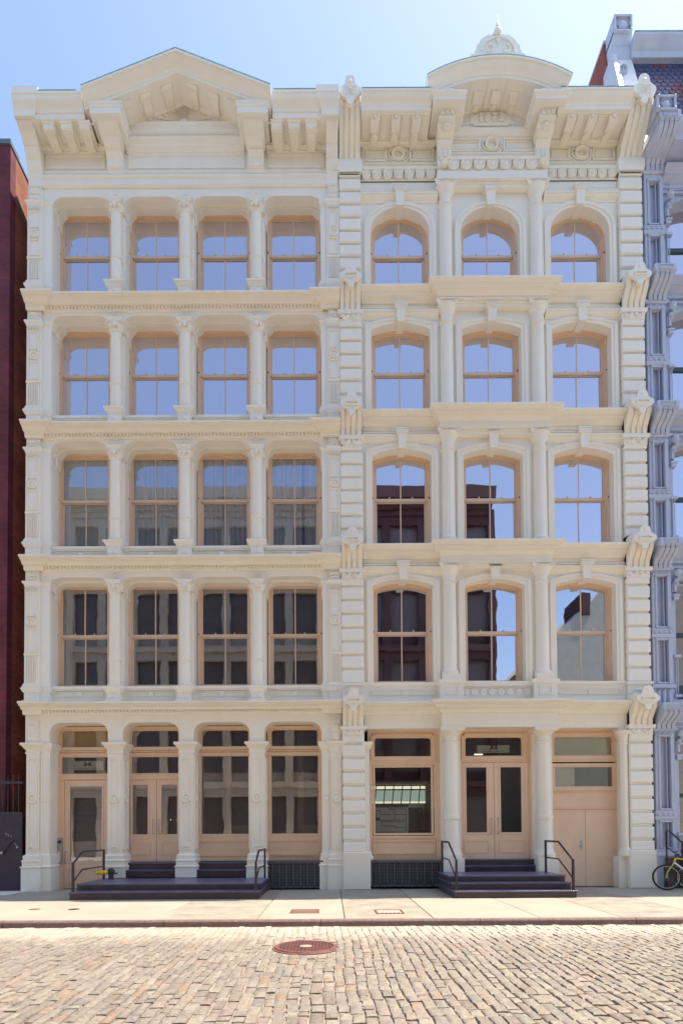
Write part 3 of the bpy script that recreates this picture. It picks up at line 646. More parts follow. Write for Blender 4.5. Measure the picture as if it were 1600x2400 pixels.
    m.sweep([(-7.3,.04),(-7.03,.04),(-7.03,.5)], [(-.01,0),(.06,0),(.06,.56),(.09,.58),(.05,.62),(.05,.72),(.03,.86),(-.01,.88)]); m.sweep([(-.47,.5),(-.47,.04),(-.2,.04)], [(-.01,0),(.06,0),(.06,.56),(.09,.58),(.05,.62),(.05,.72),(.03,.86),(-.01,.88)])
    for a, b_ in ((-7.235,-7.06),(-.445,-.29)): picture_frame(m, a, b_, .98, 3.2, .025, .02, .05); m.disc((a+b_)/2, 2.22, [(.08,.05),(.08,.015),(.06,.01),(.05,.03),(.02,.02)], 16)
    m.build('half_pier', CREAM2, B, kind='stuff')
    m = MB(); 
    for a, b_, k in ((LW+.05,-7.28,0),(-.25,LE-.05,0)):
        m.box(a,b_,-.03,.1,3.56,4.1)
        for i in range(2): m.pyr(a+.03,b_-.03,3.60+i*.22,3.80+i*.22,-.03,.055); picture_frame(m,a+.02,b_-.02,3.59+i*.22,3.81+i*.22,.012,-.04,.0)
        m.build('diamond_block', CREAM2, B); m = MB()
    # joinery
    Y = .47
    def transom(x0, x1, z0, z1, name='transom', par=B, g=GLASSM, rounded=False, bw=.10):
        m = MB()
        if rounded:
            xc_, hw = (x0+x1)/2, (x1-x0)/2
            c = lambda e, f: arc_top('corner', xc_, hw+e, z0-e, z1-.05, .05+e, rx=.08+f)
            m.ring(c(bw,.06), c(.04,.03), Y-.02, Y+.1); m.ring(c(.04,.03), c(.0,0), Y+.02, Y+.1); m.box(x0-bw,x1+bw,Y-.02,Y+.1,z0-.09,z0-.02); m.box(x0-.02,x1+.02,Y+.01,Y+.1,z0-.03,z0)
        else:
            picture_frame(m, x0-bw, x1+bw, z0-.09, z1+.09, .055, Y-.01, Y+.1); picture_frame(m, x0-.05, x1+.05, z0-.04, z1+.04, .045, Y+.012, Y+.1)
        o = m.build(name, TAN, par); MB().box(x0-.01,x1+.01,Y+.05,Y+.056,z0-.01,z1+.01).build('pane', g, o, smooth=0); return o
    gx = [(-6.94,-5.75),(-5.20,-4.05),(-3.46,-2.305),(-1.72,-.565)]
    for i, (a, b_) in enumerate(gx): transom(a, b_, 3.53, 3.93, rounded=True, g=GLASSM if i else GLASSG)
    for i, (a, b_) in enumerate(gx[:2]): transom(a, b_, 2.86, 3.28, g=GLASSG if i == 0 else GLASSM)
    m = MB()
    for a, b_ in gb_: m.box(a-.05,b_+.05,Y+.02,Y+.12,3.36,3.46); m.box(a-.02,b_+.02,Y-.03,Y+.05,3.395,3.425)
    m.build('transom_bar', TAN, B)
    for a, b_ in gx[2:]:
        m = MB(); picture_frame(m, a-.12, b_+.12, .68, 3.37, .07, Y-.01, Y+.12); picture_frame(m, a-.055, b_+.055, 1.295, 3.335, .05, Y+.01, Y+.12)
        m.box(a-.06, b_+.06, Y+.02, Y+.12, .74, 1.31); picture_frame(m, a-.055, b_+.04, .80, 1.19, .035, Y-.01, Y+.05)
        o = m.build('shop_window', TAN, B); MB().box(a,b_,Y+.06,Y+.067,1.34,3.29).build('plate_glass', GLASSM, o, smooth=0)
    def door(x0, x1, z0, z1, gx0, gx1, gz0, gz1, px0, px1, pz0, pz1, hx, hz, m_=DOORP, name='door', hl=.35):
        m = MB(); y0, y1 = Y+.0, Y+.05
        m.box(x0, gx0, y0, y1, z0, z1); m.box(gx1, x1, y0, y1, z0, z1); m.box(gx0, gx1, y0, y1, z0, gz0); m.box(gx0, gx1, y0, y1, gz1, z1)
        picture_frame(m, gx0-.035, gx1+.035, gz0-.035, gz1+.035, .04, y0-.014, y0+.03); picture_frame(m, px0, px1, pz0, pz1, .03, y0-.016, y0+.01); picture_frame(m, px0+.03, px1-.03, pz0+.03, pz1-.03, .012, y0-.008, y0+.01)
        o = m.build(name, m_, B); MB().box(gx0,gx1,Y+.02,Y+.026,gz0,gz1).build('door_glass', GLASSM, o, smooth=0)
        MB().tube([(hx,y0,hz-hl/2),(hx,y0-.06,hz-hl/2),(hx,y0-.075,hz-hl/2+.03),(hx,y0-.075,hz+hl/2-.03),(hx,y0-.06,hz+hl/2),(hx,y0,hz+hl/2)], .011).build('pull_handle', STEEL, o); return o
    door(-5.265+.02,-4.585,.67,2.70,-5.18,-4.79,1.34,2.58,-5.20,-4.73,.84,1.15,-4.655,1.53); door(-4.575,-3.93,.67,2.70,-4.46,-4.06,1.34,2.58,-4.46,-3.98,.84,1.15,-4.50,1.53)
    door(-6.86,-5.66,.015,2.70,-6.73,-5.93,.68,2.55,-6.78,-5.88,.14,.50,-6.82,.78, hl=.28)
    m = MB(); m.box(-7.06,-6.87,Y,Y+.1,0,2.78); m.box(-5.66,-5.58,Y,Y+.1,0,2.78); m.box(-7.06,-5.58,Y-.02,Y+.1,2.71,2.78)
    m.box(-5.31,-5.25,Y-.02,Y+.1,.66,2.78); m.box(-3.93,-3.88,Y-.02,Y+.1,.66,2.78); m.box(-5.3,-3.88,Y-.02,Y+.1,2.705,2.78); m.build('door_frame', TAN, B)
    m = MB(); m.box(-4.60,-4.56,Y-.03,Y+.0,.70,.74); m.build('floor_bolt', STEEL, B)
    # intercom
    m = MB(); m.box(-7.06,-6.90,Y-.03,Y,.62,1.27); o = m.build('intercom_panel', STEEL, B)
    MB().disc(-6.965,1.17,[(.04,Y-.03),(.04,Y-.045),(.02,Y-.05)],14).build('intercom_camera', IRON, o); MB().box(-7.01,-6.955,Y-.036,Y-.03,.68,.93).build('name_strip', WHITE, o)
    # grille at the right hand bay
    grille(B, -1.86, -.46, .03, .66)
    # plinth under window/door bays
    m = MB(); m.box(-1.86,-.46,.46,.6,0,.66); m.box(-3.56,-2.2,.46,.6,0,.67); m.box(-5.28,-3.88,.46,.62,0,.665); m.build('plinth', IRON, B)
    # inner steps between piers
    for a, b_ in ((-5.20,-3.95),(-3.49,-2.27)):
        for k, (y, z) in enumerate(((.02,.49),(.24,.66))):
            m = MB(); m.box(a,b_,y,.5,z-.18,z-.03); m.mi = 1; m.box(a-.0,b_+.0,y-.02,.5,z-.03,z); m.build('inner_step', [RISER, TREAD], B)
    # number board
    o = MB().box(-6.66,-5.94,.555,.565,2.96,3.19).build('number_board', SIGNM, B)
    me = text_mesh('34', .135, 1.5, BLACK, bold=.006); link(me, 'number', o, (-6.34, .551, 3.10))
    me = text_mesh('GREENE STREET', .052, 1.1, GREYL, spacing=1.5); link(me, 'street_name', o, (-6.30, .551, 2.995))
    MB().box(-7.02,-5.66,.56,.57,3.45,4.02).build('amber_backing', YEL, B)  # upright amber panel set close behind the transom glass
    # warm brick hallway behind the left door
    MB().box(-7.0,-5.5,1.2,1.3,.3,3.2).build('hall_brick', brick_mat('hall_brickwork',(.28,.11,.06),(.2,.07,.04),(.2,.15,.1), axis='XZ'), B)
    for x in (-2.95,-1.05): MB().lathe(x,1.5,[(.09,.3),(.09,4.1)],14).build('interior_column', ROOML, B)
    for x in (-3.2,-1.3): MB().box(x+.3,x+1.1,1.0,1.5,.7,1.55).build('display_counter', ROOML, B)
    m = MB()
    for i in range(3): m.disc(-4.42+i*.16, 1.72, [(.012,1.2),(.012,1.19),(.003,1.185)], 8)
    m.build('spot_lamps', LAMP, B)
    return B

def grille(B, x0, x1, z0, z1):
    m = MB(); picture_frame(m, x0, x1, z0-.03, z1, .035, .0, .05); m.box(x0, x1, .0, .05, z0-.03, z0+.05); m.box(x0-.01, x1+.01, -.02, .06, z1-.005, z1+.035)
    nb = max(2, round((x1-x0-.07)/.175)); bw = (x1-x0-.07)/nb
    for i in range(1, nb): m.box(x0+.035+i*bw-.016, x0+.035+i*bw+.016, .0, .04, z0, z1-.03)
    ob = m.build('grille', GRILLE, B)
    m = MB(); zb, zt = z0+.05, z1-.035; nz = round((zt-zb)/.036); dz = (zt-zb)/nz
    for i in range(nb):
        a = x0+.035+i*bw+.016; n = 4; dx = (bw-.032)/n
        for k in range(n+1): m.box(a+k*dx-.004, a+k*dx+.004, .012, .03, zb, zt)
        for j in range(nz+1): m.box(a, a+bw-.032, .013, .029, zb+j*dz-.004, zb+j*dz+.004)
        for k in range(1, n):
            for j in range(nz//1):
                if (k+j) % 2 == 0: m.box(a+k*dx-.014, a+k*dx+.014, .011, .027, zb+j*dz-.013, zb+j*dz+.013)
    m.build('pierced_tracery', GRILLE, ob)
    MB().box(x0, x1, .06, .08, z0-.02, z1).build('grille_backing', DARK, ob)
GLASSG = glass_mat('transom_glass', refl=.12, tint=(.93,.93,.86), wav=.001)
GLASSL = glass_mat('window_glass_third', refl=.17, tint=(.93, .95, .96), wav=.0012)
B34 = bldg34()

# ================================================================ building no. 32 (middle)
def quoin_run(B, x0, x1, z0, z1, pitch, first, yf=-.10, lib={}):
    """channelled blocks; first = centre of the lowest groove"""
    gs = []; z = first
    while z < z1-.1: gs.append(z); z += pitch
    MB().box(x0+.012, x1-.012, yf+.07, .3, z0, z1).build('pier_core', CREAM, B)
    edges = [z0]+gs+[z1]
    for i in range(len(edges)-1):
        a = edges[i]+(.032 if i else 0); b = edges[i+1]-(.032 if i < len(edges)-2 else 0)
        h = round(b-a, 3); key = (round(x1-x0,3), h, yf)
        if key not in lib: lib[key] = MB().cbox(0, x1-x0, yf, .12, 0, h, .022).mesh('quoin_block', CREAM, 0)
        link(lib[key], 'quoin_block', B, (x0, 0, a))

def console(B, x0, x1, z, big=False):
    """scroll bracket with a pierced shield; z = top of the shield"""
    xm, w = (x0+x1)/2, x1-x0
    m = MB(); H = .46 if not big else .72; y = -.46 if not big else -.80
    pr = [(-.08,z-.05),(y+.08,z-.05),(y+.06,z-.20),(y+.10,z-.36),(y+.18,z-.46),(-.22,z-.54),(-.17,z-.60),(-.15,z-.76),(-.08,z-.78)]
    if big: pr = [(-.06,z-.02),(y+.10,z-.02),(y+.08,z-.38),(y+.14,z-.42),(y+.16,z-.52),(y+.28,z-.66),(-.30,z-.85),(-.18,z-1.0),(-.14,z-1.10),(-.06,z-1.12)]
    n = 4; 
    for i in range(n):                        # ribs with flutes between
        a = x0+w*(i+.06)/n; m.prismx(pr, a, a+w*.88/n*.72)
    m.prismx([(p[0]+.035 if p[0] < -.1 else p[0], p[1]) for p in pr], x0+.012, x1-.012)
    o = m.build('console', CREAM2, B)
    s = MB(); zc = z-.20 if not big else z-.24; k = 1 if not big else 1.28
    ol = [(-.11,.20),(-.125,.135),(-.235,.06),(-.245,-.01),(-.20,-.06),(-.12,-.10),(-.065,-.155),(-.07,-.19),(-.05,-.235),(0,-.26)]
    top = [(.12*sin(a), .155+.11*cos(a)) for a in (-.9,-.45,0,.45,.9)]
    P = [(xm+px*k*(w/.5), zc+pz*k) for px, pz in ol[::-1][::-1]]
    P = [(xm+px*(w/.5)*(1.0 if not big else 1.0), zc+pz*k) for px, pz in (ol[::-1]+[(t[0], t[1]+.04) for t in top]+[(-px, pz) for px, pz in ol[:-1]])]
    s.prism(P, y, y+.07)
    yf = y-.012
    if not big:
        picture_frame(s, xm-.15, xm+.15, zc-.045, zc+.055, .022, y-.04, y+.01)
        s.disc(xm, zc+.20, [(.045,y+.01),(.04,yf),(.02,yf-.01)], 12)
        s.add([(xm-.06,yf,zc-.08),(xm,yf,zc-.115),(xm+.06,yf,zc-.08),(xm+.06,yf,zc-.095),(xm,yf,zc-.13),(xm-.06,yf,zc-.095)], [(0,1,4,5),(1,2,3,4)])
    else:
        s.disc(xm, zc+.235, [(.04,y+.01),(.035,yf),(.02,yf-.005)], 12)
        picture_frame(s, xm-.15, xm+.15, zc-.09, zc+.12, .02, yf, y+.01)
        for i in range(4):
            a = pi/4+i*pi/2; s.disc(xm+.055*cos(a), zc+.01+.055*sin(a), [(.042,y+.01),(.034,yf-.01),(.015,yf+.008)], 10)
    s.build('shield', CREAM, o)
    c = MB(); zb = z-.78 if not big else z-1.12
    P = [(x0+.003,.15),(x0+.003,-.11),(x1-.003,-.11),(x1-.003,.15)]
    if big:
        c.sweep(P, [(-.01,zb-.30),(.03,zb-.30),(.05,zb-.22),(.05,zb-.05),(.03,zb+.02),(-.01,zb+.02)]); c.box(x0,x1,-.11,.1,zb-.3,zb+.02)
    else:
        c.sweep(P, [(-.01,zb-.06),(.035,zb-.06),(.05,zb-.02),(.05,zb+.03),(-.01,zb+.04)]); c.box(x0,x1,-.11,.1,zb-.22,zb+.03)
        for i in (-1, 1):
            for kx, kz, r in ((-.07,-.10,.045),(-.03,-.15,.05),(.03,-.15,.05),(.07,-.10,.045)):
                c.disc(xm+i*w*.24+kx*w/.55, zb+kz, [(r,-.10),(r*.9,-.135),(r*.5,-.155),(.005,-.15)], 10)
    c.build('console_cap', CREAM, o)

def bldg32():
    B = thing('cast_iron_building', 'cream cast iron building dated 1873 with arched pediment and three windows per floor', 'building', (0,0,0))
    PA, PB = (.031,.555), (6.905,7.465)
    CX = [2.65, 4.885]
    BAY = [1.525, 3.75, 5.955]
    LED = [4.47, 8.26, 11.53, 14.60]
    # piers
    GR = [(5.30, .3355, 4.95, 7.51, 3.66), (8.71, .3195, 8.49, 10.77, 0), (12.03, .334, 11.72, 13.87, 0), (15.13, .332, 14.86, 17.56, 0)]
    for X0, X1 in (PA, PB):
        quoin_run(B, X0, X1, .90, 3.72, .3335, 1.16)
        m = MB(); m.cbox(X0-.0 if X0 < 1 else X0-.07, X1+(.13 if X0 < 1 else .02), -.15, .3, 0, .9, .02); m.build('pier_base', CREAM2, B)
        for z, p, za, zb, _ in GR: quoin_run(B, X0, X1, za, zb, p, z)
        for z in (4.66, 8.47, 11.73, 14.84): console(B, X0, X1, z)
        MB().box(X0+.002, X1-.002, -.09, .3, 4.45, 4.96).build('pier_die', CREAM, B)
        m = MB(); m.sweep([(X0+.002,.1),(X0+.002,-.10),(X1-.002,-.10),(X1-.002,.1)], [(-.01,4.88),(.03,4.89),(.03,4.95),(-.01,4.96)]); xm = (X0+X1)/2
        m.add([(xm-.17,-.095,4.76),(xm,-.095,4.70),(xm+.17,-.095,4.76),(xm,-.095,4.82),(xm,-.12,4.76)], [(0,1,4),(1,2,4),(2,3,4),(3,0,4)]); m.build('pier_die_moulding', CREAM, B)
        console(B, X0, X1, 18.98, big=True)
        MB().box(X0, X1, -.10, .5, 17.5, 18.98-.1).build('pier_head', CREAM, B)
    # floors: ledge, next string bottom, arch type, outer top, outer rise, inner top, inner rise, glass b,r,t, rise
    F = [(4.47, 7.84, 'seg', 7.65, .19, 7.50, .15, 5.10, 6.28, 7.41, .105), (8.26, 11.09, 'seg', 10.88, .20, 10.72, .16, 8.50, 9.62, 10.63, .105),
         (11.53, 14.20, 'seg', 14.02, .20, 13.86, .16, 11.83, 12.82, 13.75, .115), (14.60, 17.15, 'round', 16.93, .63, 16.78, .60, 15.05, 15.82, 16.70, .46)]
    for fi, (zl, zs, kd, ot, orr, it, ir, gb, gr, gt, gri) in enumerate(F):
        floor0 = zl if fi else 4.93
        w0 = None
        for bi, xc in enumerate(BAY):
            xa = [.555, 2.66, 4.87][bi]; xb = [2.66, 4.87, 6.905][bi]
            top = 14.40 if fi == 2 else (zs+.15 if fi < 3 else 17.295)
            c = arc_top(kd, xc, .725, floor0, it-ir, ir)
            pts = [(xa, floor0), (xa, top), (xb, top), (xb, floor0)]+c[::-1]
            MB().prism(pts, .03, .30).build('wall_bay', CREAM, B)
            m = MB()
            m.ring(arc_top(kd, xc, .905, floor0, ot-orr, orr), arc_top(kd, xc, .845, floor0, ot-orr, orr-.055), .0, .05)
            m.ring(arc_top(kd, xc, .875, floor0, ot-orr, orr-.02), arc_top(kd, xc, .80, floor0, ot-orr-.01, orr-.085), -.035, .05)
            m.ring(arc_top(kd, xc, .805, floor0, ot-orr-.01, orr-.08), arc_top(kd, xc, .724, floor0, it-ir, ir), -.015, .05)
            m.build('archivolt', CREAM2, B)
            z0 = it-.03; zt = zs-.0
            m = MB(); m.add([(xc-.085,-.10,z0),(xc+.085,-.10,z0),(xc+.115,-.13,zt-.02),(xc-.115,-.13,zt-.02),(xc-.085,.29,z0),(xc+.085,.29,z0),(xc+.115,.06,zt-.02),(xc-.115,.06,zt-.02)], [(0,1,2,3),(0,4,5,1),(1,5,6,2),(2,6,7,3),(3,7,4,0)])
            zq = zt-.06; m.box(xc-.15, xc+.15, -.15, .04, zq, zq+.10); m.box(xc-.17, xc+.17, -.17, .04, zq+.10, zq+.125)
            for i in range(6): m.box(xc-.14+i*.05, xc-.11+i*.05, -.16, -.1, zq+.01, zq+.09)
            m.build('keystone', CREAM, B)
            if w0 is None: w0 = make_window(B, (xc, .245, 0), kd, .60, gb, gr, gt, gri, .12, .12, fb=.14, glass=GLASSM2 if fi == 0 else GLASS)
            else: copy_tree(w0, B, (xc, .245, 0))
        # sill wall
        m = MB(); m.box(.555, 6.905, .06, .4, zl-.03, (gb-.15 if fi else 4.94)); m.build('sill_wall', CREAM, B)
        # columns
        ct = [7.82, 11.11, 14.29, 17.27][fi]; rg = [7.40, 10.67, 13.82, 16.78][fi]; cb = [5.14, 8.38, 11.64, 14.74][fi]
        for x in CX:
            m = MB(); r = .165
            m.lathe(x, .02, [(.215,cb),(.215,cb+.05),(.20,cb+.06),(.205,cb+.09),(.185,cb+.12),(r+.008,cb+.14),(r,cb+.18),(r-.01,rg-.03),(r+.008,rg-.025),(r+.02,rg-.01),(r+.008,rg+.005),(r-.012,rg+.01),(r-.014,ct-.24)], 32)
            m.box(x-.215, x+.215, -.20, .2, cb-.12, cb); m.build('column', CREAM2, B)
            m = MB(); m.lathe(x, .02, [(r-.014,ct-.26),(r+.01,ct-.22),(r+.03,ct-.19),(r+.035,ct-.165),(r+.075,ct-.11),(r+.10,ct-.07)], 32)
            # abacus with concave sides and horns
            h = .315; pts = []
            for e in range(4):
                a0 = (e*pi/2)-pi/4-pi/2; a1 = a0+pi/2
                p0, p1 = (h*1.32*cos(a0), h*1.32*sin(a0)), (h*1.32*cos(a1), h*1.32*sin(a1))
                for k in range(6):
                    t = k/6; px, py = p0[0]*(1-t)+p1[0]*t, p0[1]*(1-t)+p1[1]*t; q = .085*sin(pi*t); L_ = hypot(px, py) or 1; mx_, my_ = (p0[0]+p1[0])/2, (p0[1]+p1[1])/2; ml = hypot(mx_, my_)
                    pts.append((px-mx_/ml*q, py-my_/ml*q))
            n = len(pts)
            for za, zb_, k in ((ct-.08, ct-.045, .93), (ct-.045, ct, 1.0)):
                m.add([(x+p[0]*k*.95, .02+p[1]*k*.8, za) for p in pts]+[(x+p[0]*k, .02+p[1]*k*.84, zb_) for p in pts], [tuple(range(n-1,-1,-1)), tuple(range(n,2*n))]+[(i,(i+1)%n,(i+1)%n+n,i+n) for i in range(n)])
            m.build('capital', CREAM, B)
        # string courses on either side, entablature over the columns
        sp = [(-.01,zs-.25),(.02,zs-.24),(.03,zs-.20),(.09,zs-.15),(.10,zs-.10),(.12,zs-.10),(.12,zs-.05),(.05,zs-.04),(.05,zs-.01),(.085,zs+.0),(.085,zs+.03),(-.01,zs+.04)]
        if fi < 3: sp = [(d, z+.0) for d, z in sp]
        MB().sweep([(.555,.03),(2.46,.03)], sp).build('string_course', CREAM2, B); MB().sweep([(5.07,.03),(6.905,.03)], sp).build('string_course', CREAM2, B)
        zt2 = LED[fi+1]-.2 if fi < 3 else 17.5
        m = MB(); m.box(2.42, 5.10, -.19, .06, ct+.004, zt2); m.sweep([(2.42,.03),(2.42,-.19),(5.10,-.19),(5.10,.03)], [(-.01,ct+.004),(.03,ct+.006),(.03,ct+.03),(-.01,ct+.035)])
        m.box(2.72, 4.82, -.12, .06, ct-.10, ct+.01); m.box(2.74, 4.80, -.15, .06, ct-.04, ct+.002); m.build('entablature', CREAM, B)
        # ledges
    for fi, z in enumerate(LED):
        pr = [(-.01,z-.27),(.035,z-.265),(.05,z-.24),(.07,z-.20),(.11,z-.175),(.15,z-.165),(.16,z-.15),(.175,z-.145),(.175,z-.10),(.20,z-.095),(.215,z-.08),(.25,z-.06),(.265,z-.05),(.28,z-.04),(.28,z),(-.01,z+.03)]
        xl, xr = (2.44, 5.05) if fi else (2.40, 5.20)
        m = MB().sweep([(.555,0),(xl,0),(xl,-.20),(xr,-.20),(xr,0),(6.905,0)], pr); m.box(xl+.003, xr-.003, -.197, .05, z-.27, z+.02)
        m.box(.557, 6.903, .002, .1, z-.35, z+.01); m.build('ledge', CREAM2, B)
        if fi: MB().box(xl+.05, xr-.05, -.24, .05, z, z+.055).build('column_plinth_course', CREAM, B)
    # second floor balustrade zone
    m = MB(); m.box(.56, 6.9, .0, .3, 4.5, 4.93); m.sweep([(.56,0),(2.40,0),(2.40,-.0),(6.9,0)], [(-.01,4.90),(.03,4.91),(.05,4.94),(.05,4.98),(-.01,4.99)])
    for a, b_ in ((.68, 2.33),(5.20,6.80)):
        h = .085; cap = lambda xe, s_: [(xe+s_*h*cos(t), 4.72+h*sin(t)) for t in [pi/2-pi*i/8 for i in range(9)]]
        for rr_, yy in ((.09, -.02), (.055, -.03)):
            o = [(b_-.1+rr_*cos(t), 4.73+rr_*sin(t)) for t in [pi/2-pi*i/8 for i in range(9)]]+[(a+.1-rr_*cos(t), 4.73+rr_*sin(t)) for t in [-pi/2+pi*i/8 for i in range(9)]]
            q = [(b_-.1+(rr_-.015)*cos(t), 4.73+(rr_-.015)*sin(t)) for t in [pi/2-pi*i/8 for i in range(9)]]+[(a+.1-(rr_-.015)*cos(t), 4.73+(rr_-.015)*sin(t)) for t in [-pi/2+pi*i/8 for i in range(9)]]
            m.ring(o+[o[0]], q+[q[0]], yy, .01)
        m.disc((a+b_)/2, 4.73, [(.04,.0),(.035,-.035),(.01,-.045)], 12)
    m.build('sill_panel', CREAM, B)
    for x in CX:
        m = MB(); m.box(x-.27, x+.27, -.20, .1, 4.47, 4.96); m.sweep([(x-.27,.05),(x-.27,-.20),(x+.27,-.20),(x+.27,.05)], [(-.01,4.90),(.02,4.91),(.05,4.95),(.05,5.00),(-.01,5.01)]); m.sweep([(x-.27,.05),(x-.27,-.20),(x+.27,-.20),(x+.27,.05)], [(-.01,4.47),(.02,4.47),(.02,4.58),(-.01,4.59)])
        picture_frame(m, x-.15, x+.15, 4.64, 4.86, .025, -.225, -.18); m.box(x-.24,x+.24,-.22,.1,5.0,5.03); m.build('pedestal', CREAM, B)
    m = MB()
    m.box(2.9,4.62,-.02,.1,4.5,4.93); m.box(2.9,4.62,-.10,.0,4.87,4.96)
    for i in range(8):
        x = 3.02+i*.213; m.disc(x, 4.74, [(.085,.0),(.085,-.05),(.075,-.06),(.05,-.045),(.02,-.06)], 16); m.disc(x+.106, 4.79, [(.035,.0),(.03,-.04),(.01,-.04)], 10) if i < 7 else None
    m.build('pierced_panel', CREAM, B)
    # ---------------- frieze and cornice
    m = MB(); m.box(.56, 6.9, .03, .5, 17.3, 18.5); m.box(2.45, 5.14, -.13, .4, 17.27, 19.0); m.build('frieze_wall', CREAM, B)
    def scallops(x0, x1, z, y, n, nm='shell_band'):
        m = MB(); m.box(x0, x1, y-.02, y+.05, z-.07, z+.20); m.box(x0, x1, y-.12, y+.02, z+.14, z+.20); d = (x1-x0)/n
        for i in range(n):
            x = x0+(i+.5)*d; m.disc(x, z+.06, [(d*.44,y),(d*.44,y-.09),(d*.36,y-.115),(d*.27,y-.08),(d*.12,y-.10),(.01,y-.13)], 16)
            m.box(x-d*.44, x+d*.44, y-.09, y+.01, z+.06, z+.15)
        m.box(x0, x1, y-.035, y+.01, z-.07, z-.04); m.build(nm, CREAM, B)
    for x0, x1, y, dz, n in ((.57,2.43,.03,0,7),(5.16,6.89,.03,0,7),(2.66,4.88,-.13,.06,7)):
        scallops(x0, x1, 17.53+dz, y, n)
        m = MB(); z = 17.75+dz
        m.sweep([(x0,y),(x1,y)], [(-.01,z),(.04,z),(.05,z+.02),(.05,z+.05),(.03,z+.06),(.03,z+.10),(.06,z+.12),(.06,z+.15),(-.01,z+.17)])
        zz = 18.13+dz*.8; xm = (x0+x1)/2
        for a, b_ in ((x0+.05, xm-.28), (xm+.28, x1-.05)):
            picture_frame(m, a, b_, zz-.17, zz+.17, .04, y-.045, y+.01); picture_frame(m, a+.07, b_-.04 if a < xm else b_-.07, zz-.10, zz+.10, .018, y-.03, y+.01)
        for r0, r1, yy in ((.30,.265,y-.03),(.245,.21,y-.05)):
            m.ring([(xm+r0*cos(2*pi*i/32), zz+r0*.72*sin(2*pi*i/32)) for i in range(33)], [(xm+r1*cos(2*pi*i/32), zz+r1*.72*sin(2*pi*i/32)) for i in range(33)], yy, y+.01)
        m.disc(xm, zz, [(.175,y),(.175,y-.07),(.16,y-.095),(.135,y-.095),(.12,y-.07),(.11,y-.006),(.03,y-.006)], 28)
        m.disc(xm, zz-.02, [(.06,y+.0),(.05,y-.03),(.02,y-.04)], 12)
        m.build('frieze_panel', CREAM2, B)
    for x0, x1 in ((.56,2.43),(5.16,6.9)):
        MB().sweep([(x0,.03),(x1,.03)], [(-.01,18.30),(.06,18.30),(.08,18.34),(.12,18.36),(.13,18.39),(-.01,18.395)]).build('bed_moulding', CREAM, B)
    MB().sweep([(2.6,-.13),(5.0,-.13)], [(-.01,18.36),(.03,18.37),(.06,18.40),(.11,18.47),(.11,18.52),(.05,18.54),(.05,18.60),(-.01,18.60)]).build('bed_moulding', CREAM, B)
    cor = [(-.01,18.39),(.70,18.39),(.70,18.47),(.72,18.48),(.72,18.50),(.74,18.53),(.78,18.56),(.82,18.60),(.84,18.66),(.87,18.67),(.87,18.71),(-.01,18.73)]
    for x0, x1 in ((.556,2.2),(5.2,6.903)):
        MB().sweep([(x0,0),(x1,0)], cor).build('cornice', CREAM, B); MB().box(x0, x1, -.872, -.3, 18.725, 18.74).build('copper_flashing', COPPER, B)
    def leafmod(x, zt, sx=1):
        m = MB(); m.prismx([(.0,zt),(.0,zt-.03),(-.18,zt-.06),(-.30,zt-.08),(-.34,zt-.06),(-.44,zt-.08),(-.50,zt-.08),(-.55,zt-.0)], x-.08, x+.08)
        m.prismx([(-.34,zt),(-.34,zt-.12),(-.50,zt-.125),(-.58,zt-.10),(-.60,zt)], x-.10, x+.10)
        # leaf
        for k, (y, w_) in enumerate(((-.03,.075),(-.09,.095),(-.15,.095),(-.21,.085),(-.27,.06))):
            m.lathe(x, y, [(w_,zt-.01),(w_*.95,zt-.07+y*.12),(w_*.5,zt-.085+y*.12),(.005,zt-.09+y*.12)], 10)
        m.disc(x, zt-.03, [(.05,-.60),(.045,-.62),(.02,-.63)], 10)
        m.build('modillion', CREAM2, B)
    for x in (.89,1.385,1.88,5.56,6.06,6.56): leafmod(x, 18.392)
    m = MB()
    for c in ((.69,1.14,1.63,2.1),(5.33,5.81,6.31,6.76)):
        for x in c: picture_frame_xy(m, x-.10, x+.10, -.60, -.12, .02, 18.365, 18.392)
    m.build('soffit_coffers', CREAM2, B, kind='stuff')
    # brackets carrying the arched pediment
    for x in (2.60, 4.98):
        pr = [(-.1,17.60),(-.19,17.62),(-.22,17.70),(-.20,17.78),(-.22,17.82),(-.22,18.0),(-.28,18.08),(-.33,18.12),(-.31,18.15),(-.40,18.17),(-.47,18.23),(-.50,18.30),(-.56,18.32),(-.62,18.34),(-.64,18.40),(-.66,18.47),(-.1,18.47)]
        m = MB().prismx(pr, x-.17, x+.17); m.box(x-.20, x+.20, -.62, -.1, 18.30, 18.36)
        for i in (-1, 0, 1): m.box(x+i*.11-.02, x+i*.11+.02, -.245, -.2, 17.8, 18.0)
        for i in (-1, 0, 1): m.disc(x+i*.115, 18.40, [(.045,-.64),(.04,-.68),(.015,-.67)], 10)
        m.prismx([(-.2,18.15),(-.48,18.235),(-.52,18.30),(-.2,18.3)], x-.21, x+.21)
        m.build('great_bracket', CREAM, B)
        m = MB(); m.disc(x, 18.25, [(.09,-.48),(.08,-.53),(.04,-.54),(.03,-.56),(.01,-.565)], 12); m.box(x-.05,x+.05,-.56,-.5,18.19,18.25); m.build('bracket_boss', CREAM2, B); m = MB()
        for k, (dx, dz, r) in enumerate(((0,0,.07),(-.07,.05,.05),(.07,.05,.05),(-.05,-.05,.05),(.05,-.05,.05),(0,-.09,.04))): m.disc(x+dx, 17.70+dz, [(r,-.2),(r*.8,-.26),(r*.2,-.285)], 10)
        m.build('bracket_leaf', CREAM2, B)
